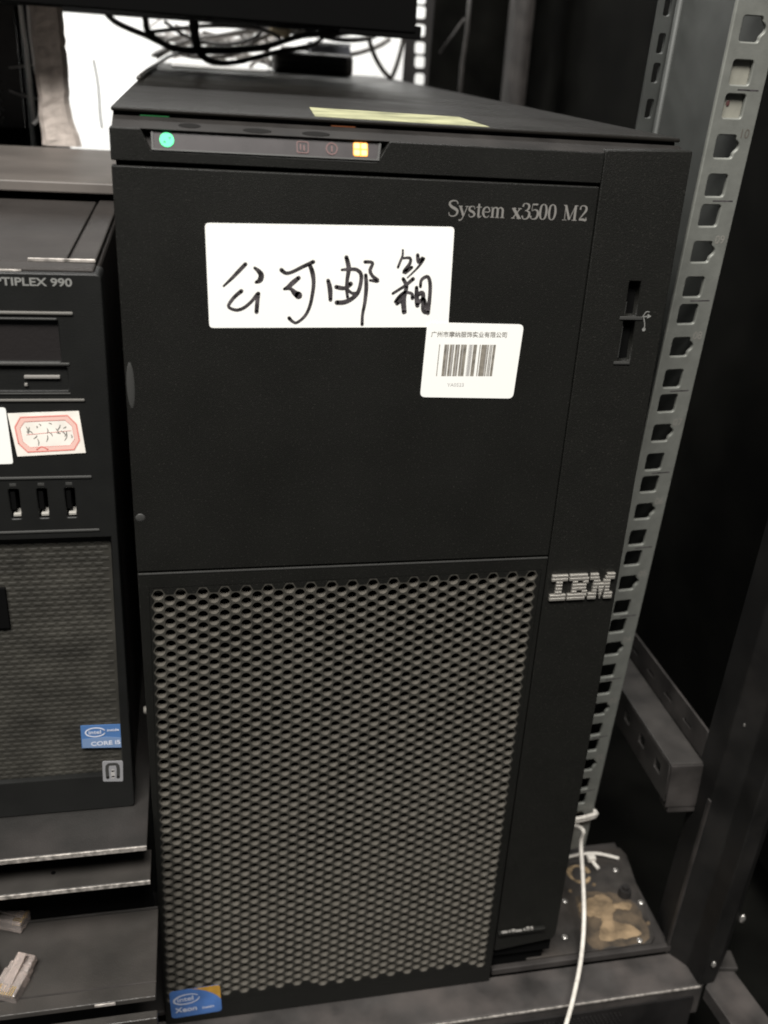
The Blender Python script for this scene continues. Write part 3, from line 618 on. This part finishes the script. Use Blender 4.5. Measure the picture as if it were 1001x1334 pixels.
obj('sticker_text', text_mesh('inside', 2.3, 1.2, stx @ Matrix.Translation((16.2, 4.2, 0.2)), 0.04, offset=0.06), 'white', st)
# small ledge with worn silver marks at the foot of the strip
fo = obj('foot_ledge', box(nb(), 182.5, 210, -1.6, 1.4, 27.5, 29.6, bev=0.5), 'blackside', sv)
b = nb(); rr = random.Random(3); x = 184
for wd in (3.6, 1.0, 2.2, 3.8, 1.2, 2.0, 1.6):
    box(b, x, x + wd, -1.9, -0.4, 29.7, 29.7 + rr.uniform(.5, 2.0), bev=0.2, seg=1); x += wd + rr.uniform(.2, .9)
obj('worn_mark', b, 'silver', fo)
obj('foot_shade', box(nb(), 182, 214.5, 7, 120, -5.8, 16), 'void', sv); obj('foot_shade', box(nb(), 4, 60, 10, 120, -6.0, 6), 'void', sv)  # black blocks painting the shade below the strip and door
b = nb(); cyl(b, (1, 8, 192), (-1, 0, 0), 2.4, 2.6, n=14, r2=1.6); obj('lock_pin', b, 'chrome', sv, smooth=True)

# ================================================================ desktop computer on the left
pc = thing('desktop_computer', 'black desktop computer with dimpled lower grille and a red-bordered sticker, left of the tower server', 'computer', (-90, 100, 143.2))
obj('case', box(nb(), -182, -8.5, 14, 205, 144.2, 388.6, bev=1.5), 'pctop', pc)
obj('case_lid', box(nb(), -178, -21, 24.5, 204, 388.7, 390.2, bev=0.6), 'pctop', pc)
obj('case_rim', prism(nb(), [(23, 388.7), (200, 388.7), (200, 391.0), (23, 391.0)], 'x', -19.5, -9.6, bev=0.6), 'pctop', pc)
TB = 162.8
LW = Matrix(((1, 0, -0.0, 0), (0, 1, 0, 0), (0, 0, 1, 0), (0, 0, 0, 1)))
bz = obj('bezel', flat([rpoly([(-183, 143.4), (-7.8, 143.4), (-6.0, 391.0), (-183, 391.0)], 2.2, 4),
    [(-182, TB), (-12.2, TB), (-9.6, 284.8), (-182, 284.8)], rrect(-160, -22.4, 358.4, 374.2, 0.8, 2), rrect(-160, -20.6, 347.2, 356.4, 0.6, 1)] +
    [rrect(-25.6 - k * 10.4, -21.9 - k * 10.4, 294.2, 306.8, 0.5, 2) for k in range(6)], 15, 0.5, y=0.0), 'pcblack', pc)
obj('bezel_top', box(nb(), -182, -8.6, 3.2, 14.0, 390.4, 392.2, bev=0.7), 'pctop', pc)
obj('seam_highlight', box(nb(), -34, -9.5, 21.8, 22.8, 390.6, 392.0, bev=0.3), 'bare', pc)  # bright bars here and below paint highlights along the seam
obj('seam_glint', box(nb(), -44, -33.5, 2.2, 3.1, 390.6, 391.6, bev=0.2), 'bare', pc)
obj('drive_bay', box(nb(), -160.5, -22.0, 1.6, 6, 358, 374.6, bev=0.3), 'bay', bz)
obj('optical_drive', box(nb(), -160.5, -20.2, 1.2, 6, 346.8, 356.8, bev=0.3), 'pcblack', bz)
obj('eject_button', box(nb(), -36.2, -23.4, 0.2, 1.6, 351.6, 352.9, bev=0.3), 'silver', bz)
obj('drive_light', box(nb(), -36.4, -35.2, 0.3, 1.6, 348.6, 349.8, bev=0.3), 'silver', bz)
obj('trim_line', box(nb(), -160, -16.8, -0.7, 0.4, 376.0, 377.2, bev=0.4), 'trim', bz)
obj('trim_line', box(nb(), -160, -22.6, -0.3, 0.8, 374.0, 374.8, bev=0.25), 'edge', bz)
obj('trim_line', box(nb(), -160, -19.5, -0.4, 0.6, 356.9, 358.0, bev=0.3), 'edge', bz)
obj('trim_line', box(nb(), -160, -20.0, -0.3, 0.6, 345.6, 346.3, bev=0.2), 'edge', bz)
obj('trim_line', box(nb(), -160, -15.2, -0.6, 0.4, 342.9, 343.9, bev=0.3), 'trim', bz)
obj('trim_line', box(nb(), -160, -14.9, -0.5, 0.4, 311.0, 312.2, bev=0.4), 'edge', bz)
obj('trim_line', box(nb(), -160, -13.5, -0.4, 0.4, 287.6, 288.8, bev=0.4), 'edge', bz)
obj('bay_back', box(nb(), -170, -14, 9, 10, 290, 380), 'void', bz)
for k in range(6):
    xx = -25.4 - k * 10.4
    p = obj('usb_port', box(nb(), xx, xx + 1.9, 1.0, 7, 297.5, 305.4, bev=0.2), 'void', bz)
    obj('usb_contact', box(nb(), xx + 0.5, xx + 3.4, 0.4, 6.0, 294.9, 296.2, bev=0.25), 'usbtongue', p)
    obj('usb_mark', box(nb(), xx + .2, xx + 3.0, -0.05, 0.3, 308.0, 309.6, bev=0.3), 'edge', p)
obj('model_name', text_mesh('OPTIPLEX 990', 4.0, 1.24, on_front(-16.2, -0.15, 386.5), 0.06, offset=0.09, align='RIGHT'), 'pcprint', pc)
# dimpled lower grille: staggered pillows on one plate
b = nb(); box(b, -182, -9.0, 3.0, 5.0, TB - .5, 285.4)
r = 0; z = 283.6
while z > TB + 0.8:
    c = 0; xr = -10.6 - (283.6 - z) * 0.0215
    while True:
        x1 = xr - c * 4.6 - (2.3 if r % 2 else 0); x0 = x1 - 4.0; c += 1
        if x0 < -110: break
        zc = z; h = 0.92
        v = [b.verts.new(p) for p in ((x0, 2.98, zc - h), (x1, 2.98, zc - h), (x1, 2.98, zc + h), (x0, 2.98, zc + h))]
        t = [b.verts.new(p) for p in ((x0 + .9, 2.78, zc - h * .1), (x1 - .9, 2.78, zc - h * .1), (x1 - .9, 2.84, zc + h * .7), (x0 + .9, 2.84, zc + h * .7))]
        b.faces.new(t)
        for i in range(4): b.faces.new((v[i], v[(i + 1) % 4], t[(i + 1) % 4], t[i]))
    r += 1; z -= 2.55
me = bpy.data.meshes.new('lower_grille'); b.to_mesh(me); b.free()
gr = obj('lower_grille', me, 'pcmesh', pc)
obj('grille_notch', box(nb(), -70, -52.6, 1.4, 4, 243, 262, bev=0.3), 'void', gr)
# stickers
s1 = obj('processor_sticker', flat([[(-29.0, 178.2), (-11.6, 176.8), (-11.1, 189.9), (-28.7, 190.6)]], 0.3, 0.02, y=1.4), 'bluepale', gr)
obj('sticker_panel', flat([[(-28.7, 178.4), (-11.8, 177.1), (-11.5, 182.6), (-18, 183.6), (-28.5, 183.2)]], 0.1, 0, y=1.28), 'bluepale2', s1)
b = nb(); ribbon(b, [(-22.6 + 4.2 * math.cos(a), 186.6 + 2.4 * math.sin(a)) for a in [math.radians(20 + k * 20) for k in range(17)]], .6, y=1.25, k=2); obj('oval_swirl', b, 'white', s1)
obj('sticker_text', text_mesh('intel', 2.9, 1.1, on_front(-25.6, 1.24, 185.7), 0.03, offset=.03), 'white', s1)
obj('sticker_text', text_mesh('inside', 1.9, 1.2, on_front(-17.6, 1.24, 186.6), 0.03, offset=.03), 'white', s1)
obj('sticker_text', text_mesh('CORE i5', 3.1, 1.15, on_front(-25.0, 1.22, 179.2), 0.03, offset=.06), 'white', s1)
s2 = obj('grey_sticker', flat([rpoly([(-21.0, 159.6), (-12.2, 158.8), (-11.6, 170.6), (-20.6, 171.2)], 0.8, 3)], 0.3, 0.02, y=-0.32), 'greysticker', gr)
b = nb(); ribbon(b, [(-18.8, 161.6), (-18.6, 168.4), (-16.2, 169.2), (-14.0, 168.2), (-14.2, 161.4)], 1.5, y=-.36, k=3); obj('sticker_print', b, 'edge', s2)
b = nb(); ribbon(b, [(-16.4, 161.8), (-16.3, 165.6)], 1.6, y=-.38, k=3); obj('sticker_print', b, 'printlight', s2)
st = obj('red_border_sticker', flat([[(-41.6, 320.8), (-16.4, 321.9), (-17.7, 339.1), (-43.4, 338.3)]], 0.15, 0, y=-0.35), 'paper2', bz)
def stp(u, v):
    return (-41.6 + 25.2 * u - 1.6 * v + (0.0) * u * v, 320.8 + 1.1 * u + 17.4 * v - .2 * u * v)
octo = lambda a, c: [stp(*p) for p in ((a, .5 - c), (a + c * .55, a * 1.6), (1 - a - c * .55, a * 1.6), (1 - a, .5 - c), (1 - a, .5 + c), (1 - a - c * .55, 1 - a * 1.6), (a + c * .55, 1 - a * 1.6), (a, .5 + c))]
obj('stamp_band', flat([octo(.045, .2), octo(.12, .16)], 0.04, 0, y=-0.40), 'pink', st)
b = nb(); q = octo(.06, .19); q.append(q[0]); ribbon(b, q, .38, y=-.43, curve=False); obj('stamp_border', b, 'red', st)
b = nb(); q = octo(.125, .155); q.append(q[0]); ribbon(b, q, .14, y=-.43, curve=False)
ribbon(b, [stp(.2, .5), stp(.85, .55)], .15, y=-.43); ribbon(b, [stp(.3, .14), stp(.38, .2), stp(.46, .13)], .5, y=-.43)
obj('stamp_line', b, 'red', st)
b = nb(); rr = random.Random(11)
for u in (.24, .36, .50, .66, .80):
    for k in range(4):
        a = stp(u + rr.uniform(-.03, .05), .45 + rr.uniform(-.06, .3)); c = (a[0] + rr.uniform(-1.4, 1.4), a[1] + rr.uniform(-3.0, .6))
        ribbon(b, [a, ((a[0] + c[0]) / 2 + .3, (a[1] + c[1]) / 2), c], [.2, .4, .15], y=-.44, k=3)
obj('handwriting', b, 'printgrey', st)
obj('white_label', flat([rpoly([(-70, 317.5), (-43.4, 317.8), (-43.8, 340.6), (-70, 340.6)], 1.0, 3)], 0.15, 0, y=-0.3), 'paper', bz)

# ================================================================ shelves on the left
RX = -1.6
sh = thing('equipment_shelf', 'dark grey steel shelf with folded bright front edge carrying the desktop computer', 'shelf', (-120, 60, 90))
obj('shelf_deck', box(nb(), -260, RX, -26.2, 240, 140.6, 143.0, bev=0.4), 'shelfdark', sh)
obj('front_edge', box(nb(), -260, RX, -27.2, -26.3, 140.8, 143.2, bev=0.25), 'bare', sh)
obj('lower_ledge', box(nb(), -260, RX + .6, -27.4, -8, 121.0, 123.4, bev=0.4), 'shelf', sh)
obj('ledge_edge', box(nb(), -260, RX + .6, -28.3, -27.5, 121.4, 123.6, bev=0.25), 'bare', sh)
obj('shelf_riser', box(nb(), -260, RX, -5.0, -3.5, 60, 140), 'void', sh)
obj('rivet', ball(nb(), (-44, -17, 123.4), 1.1, (1, 1, .4)), 'void', sh)
ls = thing('lower_tray', 'wide grey steel tray strewn with clear cable plugs, below the equipment shelf', 'tray', (-120, -20, 50))
obj('tray_deck', box(nb(), -260, 0.2, -57.0, -6.0, 80.2, 83.0, bev=0.4), 'shelf', ls)
obj('rear_rim', box(nb(), -260, 0, -6.8, -5.9, 83.1, 84.4, bev=0.2), 'bracket', ls)
obj('fold_line', box(nb(), -260, 0.3, -49.5, -48.7, 82.9, 83.25), 'rackgrey', ls)
obj('tray_edge', box(nb(), -26, -17, -57.8, -57.1, 81.6, 83.1, bev=0.2), 'bare', ls)
obj('tray_lip', box(nb(), -260, 0.8, -64, -59.5, 66, 77.5, bev=0.5), 'shelf', ls)

# modular plugs (clear)
def plug(label, loc, rot, tilt, sc=1.0):
    t = thing('modular_plug', label, 'cable plug', loc, 'clear cable plugs on the lower tray')
    L = Matrix.Translation(loc) @ Matrix.Rotation(math.radians(rot), 4, 'Z') @ Matrix.Rotation(math.radians(tilt), 4, 'X') @ Matrix.Scale(sc, 4)
    b = nb(); box(b, -5.6, 5.6, -10.5, 2, 0.2, 6.6, bev=0.7); box(b, -5.0, 5.0, 2, 6, 0.6, 6.0, bev=0.6); box(b, -4.4, 4.4, 6, 10.5, 0.9, 5.4, bev=0.6)
    obj('plug_body', b, 'clear', t, xf=L)
    b = nb(); prism(b, [(-9.5, 6.7), (8, 9.8), (8, 8.6), (-9.5, 5.9)], 'x', -2.0, 2.0, bev=.2); obj('latch', b, 'clear', t, xf=L)
    b = nb()
    for k in range(8): box(b, -4.0 + k * 1.1, -3.5 + k * 1.1, -10.4, -6.0, 4.6, 6.75)
    obj('contact_row', b, 'contact', t, xf=L)
    return t
plug('clear cable plug lying flat at the back of the tray, under the shelf edge', (-70, -4, 83.1), 68, 0)
plug('clear cable plug standing askew near the front of the tray with a bright glint', (-60.5, -39.5, 83.1), -22, 8)
plug('brownish clear plug mostly cut off at the photo edge, front of the tray', (-75, -35, 83.1), 15, 0)

# tray behind the desktop computer, duct, dark equipment, overhead shelf
ut = obj('upper_tray', box(nb(), -260, -2.0, 176, 340, 394.5, 400.0, bev=0.8), 'traypale')
obj('gap_backing', box(nb(), -300, -1.5, 341, 347, 60, 398), 'panelblack', rack)  # dark backing added to close the bright gap behind the desktop
tag(ut, 'pale grey steel tray behind and above the desktop computer', 'tray')
b = nb()
rr = random.Random(8); rows = []
NZ = 22
for j in range(NZ + 1):
    z = 400.2 + j * (481.6 - 400.2) / NZ; f = max(0, 1 - j / 7) ** 1.5
    xl = -67 + .4 * math.sin(j); xr = -47.3 + 5.5 * f + rr.uniform(-.5, .5)
    rows.append([b.verts.new(p) for p in ((xl, 351, z), (xl + 3, 347.5 + rr.uniform(-.4, .4), z), ((xl + xr) / 2, 349 + rr.uniform(-.6, .6), z), (xr - 3, 347.5, z), (xr, 351, z), (xr - 2, 366, z), (xl + 2, 366, z))])
for a, c in zip(rows, rows[1:]):
    for k in range(7): b.faces.new((a[k], a[(k + 1) % 7], c[(k + 1) % 7], c[k]))
b.faces.new(rows[0][::-1]); b.faces.new(rows[-1])
tag(obj('cable_duct', b, 'duct'), 'grey woven cable duct standing on the upper tray beside the bright wall', 'cable duct')
eq = thing('equipment_cabinet', 'dark perforated cabinet at the upper left edge behind the cable duct', 'cabinet', (-200, 500, 300))
obj('cabinet_body', box(nb(), -420, -90, 470, 640, 300, 640), 'dark', eq)
obj('cabinet_wing', box(nb(), -90, -79, 520, 640, 300, 640), 'dark', eq)
lo = [rrect(-200, -84, 404, 486, 1, 1)]
for r in range(26):
    for c in range(6): lo.append(circle(-97.5 - c * 3.4 - (r % 2) * 1.7, 480 - r * 2.9, 1.0, 6))
obj('cabinet_mesh', flat([[(p[0] * 1.0 - 2, p[1]) for p in l] for l in lo], 1.5, 0, y=420), 'bracket', eq)
ov = thing('overhead_shelf', 'black overhead shelf across the top of the photo above the loose cables', 'shelf', (0, 300, 481.8))
obj('shelf_body', box(nb(), -300, 168.2, 300, 570, 481.8, 560, bev=1.0), 'void', ov)
obj('shelf_clip', box(nb(), 120, 172, 301, 318, 478.4, 486, bev=0.8), 'void', ov)

# ================================================================ things and cables behind
ad = thing('power_adapter', 'black rectangular power adapter lying on the rear of the tower server', 'power adapter', (137, 600, 447.1))
obj('adapter_body', box(nb(), 103, 172.5, 580, 625, 447.3, 464.8, bev=4.0, seg=3), 'cable', ad, smooth=True)
obj('adapter_seam', box(nb(), 108, 167, 579.7, 580.3, 455.4, 455.9), 'void', ad)
CB = {
'loop_big': [(-37.7, 520, 491), (-33.1, 520, 483.8), (-26.1, 520, 477.4), (-14.8, 520, 472.8), (-3.3, 520, 469.2), (11.2, 520, 463.6), (23.0, 520, 461.0), (44.1, 520, 462.4), (68.4, 520, 464.0), (93.1, 522, 467.9), (108.6, 524, 473.4), (124.1, 526, 477.8), (149.2, 528, 480.6), (168.1, 530, 484.2)],
'thick': [(-4.9, 500, 490.7), (-2.1, 500, 480.4), (-1.3, 500, 473.6), (5.9, 500, 466.6), (17.3, 500, 462.0), (31.8, 500, 460.7), (61.5, 502, 462.7), (91.6, 505, 466.8)],
'band': [(33.6, 460, 490), (33.8, 460, 477.3), (35.6, 460, 464.6), (41.6, 462, 456.6), (51.2, 463, 454.1), (65.5, 465, 455.5), (79.9, 467, 459.6), (97.3, 480, 464.4), (117.7, 520, 468), (135, 560, 472), (150, 600, 480)],
'loop_grey': [(-3.2, 560, 471.5), (20.3, 560, 475.4), (40.3, 560, 479.0), (64.2, 560, 480.7), (89.6, 560, 480.1), (103.8, 560, 475.3), (105.8, 560, 470.7)],
'right': [(120.5, 580, 490.1), (130.6, 580, 483.0), (147.4, 580, 478.2), (164.4, 580, 476.9), (183.4, 580, 479.4), (198.1, 580, 486.5), (208.1, 580, 493.2)],
'hang': [(188.9, 600, 492.1), (188.8, 600, 479.7), (194.3, 600, 466.3), (201.9, 600, 455.4), (209.5, 600, 448.6), (214.7, 620, 447.8), (219.2, 620, 459.2), (223.3, 620, 475.6), (224.6, 620, 489.7)],
'on_cover': [(0.8, 250, 447.8), (2.0, 340, 448.6), (5.1, 500, 449.4), (14.5, 560, 454.8), (29.1, 580, 458.4)],
'w1': [(15.6, 640, 454.2), (39.6, 640, 459.6), (67.1, 640, 458.8), (95.0, 640, 455.5), (109.2, 640, 451.8)],
'w2': [(66.3, 620, 455.9), (80.0, 620, 467.4), (92.3, 620, 475.1), (100.6, 620, 468.8), (97.1, 620, 459.8)],
'w3': [(2.3, 660, 468.4), (26.3, 660, 467.4), (47.2, 660, 473.3), (68.1, 660, 467.6), (89.4, 660, 476.8)],
'w4': [(82.2, 600, 449.4), (95.7, 600, 460.0), (100.4, 600, 450.4)],
'g1': [(8.9, 680, 470.7), (33.3, 680, 465.9), (61.8, 680, 471.0), (90.5, 680, 466.4), (112.3, 680, 474.4)],
'g2': [(76.3, 680, 488.3), (90.6, 680, 482.8), (105.0, 680, 488.3), (119.6, 680, 481.5), (156.2, 680, 486.6), (178.2, 680, 495.4)],
'thin': [(-8.9, 700, 474.1), (2.0, 700, 481.4), (14.4, 700, 490.7)],
'n1': [(1.2, 620, 452.3), (25.1, 620, 464.8), (59.4, 622, 473.0), (93.7, 625, 480.0), (134.9, 628, 481.3), (160, 630, 484)],
'n2': [(-5.7, 610, 473.0), (25.1, 612, 455.8), (66.3, 612, 457.8), (100.6, 614, 476.5), (155.5, 616, 486.8)],
'n3': [(18.3, 640, 478.6), (40.2, 640, 471.6), (66.3, 640, 450.5), (86.9, 638, 466.1), (102.0, 636, 480.0)],
'n4': [(114.3, 650, 466.1), (148.6, 650, 467.5), (176.1, 650, 464.8), (203.5, 650, 473.0), (217.2, 650, 481.3)],
'n5': [(10, 590, 481), (30, 592, 470), (58, 594, 466), (84, 596, 472), (96, 598, 482)],
'hair': [(-42.6, 500, 449.5), (-40.4, 500, 432.2), (-40.3, 500, 410.0), (-39.5, 500, 400.4)],
'l1': [(-79.0, 400, 485.0), (-78.6, 400, 469.1), (-77.8, 400, 457.6), (-77.7, 400, 438.8), (-77.1, 400, 409.6)],
'l2': [(-71.3, 380, 482.8), (-71.4, 380, 467.2), (-70.3, 380, 444.5), (-68.5, 380, 437.7), (-68.7, 380, 430.6), (-70.5, 380, 416.2), (-75.0, 380, 410.2)],
'l3': [(-93.0, 420, 443.0), (-83.7, 418, 444.5), (-74.5, 416, 446.0)], 'l4': [(-94.5, 420, 428.3), (-85.7, 418, 425.8), (-75.6, 416, 424.0)],
}
for key, r, m, lab in (
 ('loop_big', 2.3, 'cablemid', 'black cable sweeping in a wide loop from the overhead shelf to the right'),
 ('thick', 2.6, 'cable', 'ribbed black cable dropping from the shelf and curving along the server top'),
 ('band', 3.6, 'cable', 'thickest black cable hanging lowest over the server, near the middle loop'),
 ('loop_grey', 1.8, 'cablemid', 'thin dark cable making the flat upper loop behind the pale cables'),
 ('right', 2.2, 'cable', 'black cable sagging above the power adapter'),
 ('hang', 2.1, 'cable', 'black cable hanging in a V to the right of the power adapter'),
 ('on_cover', 1.5, 'cable', 'black cable lying along the left edge of the server cover'),
 ('w1', 3.0, 'cablewhite', 'pale cable lying along the back of the server cover'),
 ('w2', 2.2, 'cablewhite', 'pale bent cable left of the cream connector'),
 ('w3', 2.6, 'cablegrey', 'grey cable weaving behind the black loops'),
 ('w4', 1.8, 'cablewhite', 'short white cable bent into a point beside the power adapter'),
 ('g1', 3.4, 'cablegrey', 'thick grey cable lowest in the tangle behind the loops'),
 ('g2', 3.0, 'cablegrey', 'grey cable tucked under the overhead shelf on the right'),
 ('thin', 1.0, 'cablegrey', 'thin grey wire slanting against the bright wall'),
 ('n1', 2.6, 'cablegrey', 'grey cable rising from the server left edge to the overhead shelf'),
 ('n2', 2.0, 'cablemid', 'dark grey cable dipping and rising through the middle of the tangle'),
 ('n3', 2.0, 'cablewhite', 'white cable making a deep V among the pale cables'),
 ('n4', 2.2, 'cablemid', 'dark grey cable running behind the power adapter to the right'),
 ('n5', 1.6, 'cable', 'thin black cable sagging just under the overhead shelf'),
 ('hair', 0.6, 'cablegrey', 'hair-thin dark wire hanging in front of the bright wall'),
 ('l1', 1.6, 'cablewhite', 'straight pale cable hanging left of the cable duct'),
 ('l2', 1.5, 'cablewhite', 'kinked white cable touching the cable duct at upper left'),
 ('l3', 0.8, 'cablegrey', 'upper thin grey wire crossing at the left photo edge'),
 ('l4', 0.8, 'cablegrey', 'lower thin grey wire crossing at the left photo edge')):
    b = nb()
    if key == 'thick': tube(b, CB[key], (lambda t, r=r: r + (0.5 * math.sin(t * 240) if t < .35 else 0)), sm=14)
    elif key == 'band': tube(b, CB[key], lambda t: 1.9 + 2.4 * max(0, 1 - t * 2.2))
    else: tube(b, CB[key], r)
    tag(obj('cable', b, m, smooth=True), lab, 'cable', 'loose cables behind the server')
gb = thing('small_box', 'pale blue grey box standing behind the power adapter', 'box', (160, 645, 447.1))
obj('box_body', box(nb(), 140, 178, 636, 660, 447.3, 472, bev=1.5), 'bluegrey', gb)
obj('box_lid', box(nb(), 139.5, 178.5, 635.5, 660.5, 472.1, 474, bev=0.6), 'bluegrey', gb)
cn = thing('cable_connector', 'cream plastic connector hanging under the overhead shelf among black cables', 'connector', (105, 548, 474))
obj('connector_body', box(nb(), 100, 117, 584, 600, 475, 487.5, bev=2.5), 'conn', cn, smooth=True)
obj('connector_tip', box(nb(), 117.2, 124, 587, 597, 478, 483, bev=1), 'cablewhite', cn)
b = nb()
rr = random.Random(4)
for i in range(9):
    x = 8 + i * 9 + rr.uniform(-3, 3); z = rr.uniform(455, 478); y = rr.uniform(630, 700)
    tube(b, [(x - rr.uniform(8, 16), y, z + rr.uniform(-6, 6)), (x, y + rr.uniform(-6, 6), z), (x + rr.uniform(8, 16), y, z + rr.uniform(-8, 8))], rr.uniform(1.0, 2.0), n=6, sm=4)
o = obj('cable_tangle', b, 'cablegrey', smooth=True); tag(o, 'tangle of short grey wires heaped behind the server top', 'cable tangle'); o['kind'] = 'stuff'
pp = obj('paper_sheet', prism(nb(), [(14.7, 660), (103.1, 620), (93, 560), (15.6, 520)], 'z', 447.3, 448.2), 'cablewhite')
tag(pp, 'grey folded sheet lying at the rear left of the server cover', 'sheet')

# ================================================================ cord and ties at the right rail
RB = P0 + DR * U * 9.5
b = nb()
hx = lambda a, c, e: tuple(RB + H * a + K * c + UP * e)
ring = [hx(-23, -2.6, 0), hx(-11, -3.2, .6), hx(0.4, -2.4, 1.2), hx(0.6, 2, 1), hx(-10, 5, 0), hx(-24, 4, 0), hx(-24, 0, 0)]
tube(b, ring, 1.5, sm=3); tube(b, [hx(-22.5, -3.2, 2.6), hx(-10, -4.0, 3.4), hx(.5, -3.2, 3.8)], 1.3, sm=3)
cd = thing('white_cord', 'thin white cord tied round the foot of the zinc rail and hanging over the beam', 'cord', (245, 30, 0))
obj('knot', b, 'cord', cd, smooth=True)
b = nb(); tube(b, [hx(-20, -4, 0), (246.6, 46, 54), (246.8, 45, 43.1), (244.9, 30, 27.1), (242, 15, 12), (233.6, -5, 4.4), (221.2, -27, 1), (211.4, -42, -2), (203, -55, -16), (200, -60, -60)], 1.35, sm=8)
obj('cord_line', b, 'cord', cd, smooth=True)
b = nb(); tube(b, [(250, 76, 0.2), (262, 77.5, 1.2), (276, 76.5, 1.4), (290, 72, -0.4)], 1.1, sm=6)
zt = thing('cable_tie', 'white nylon cable tie lying across the back of the base plate', 'cable tie', (272, 75, -2))
obj('tie_strap', b, 'cord', zt, smooth=True)
b = nb(); box(b, 268, 273.5, 71, 76, -1, 3.2, bev=1); tube(b, [(271, 72, 0), (273.5, 66, -1.4)], 1.2, sm=0); obj('tie_head', b, 'cord', zt)
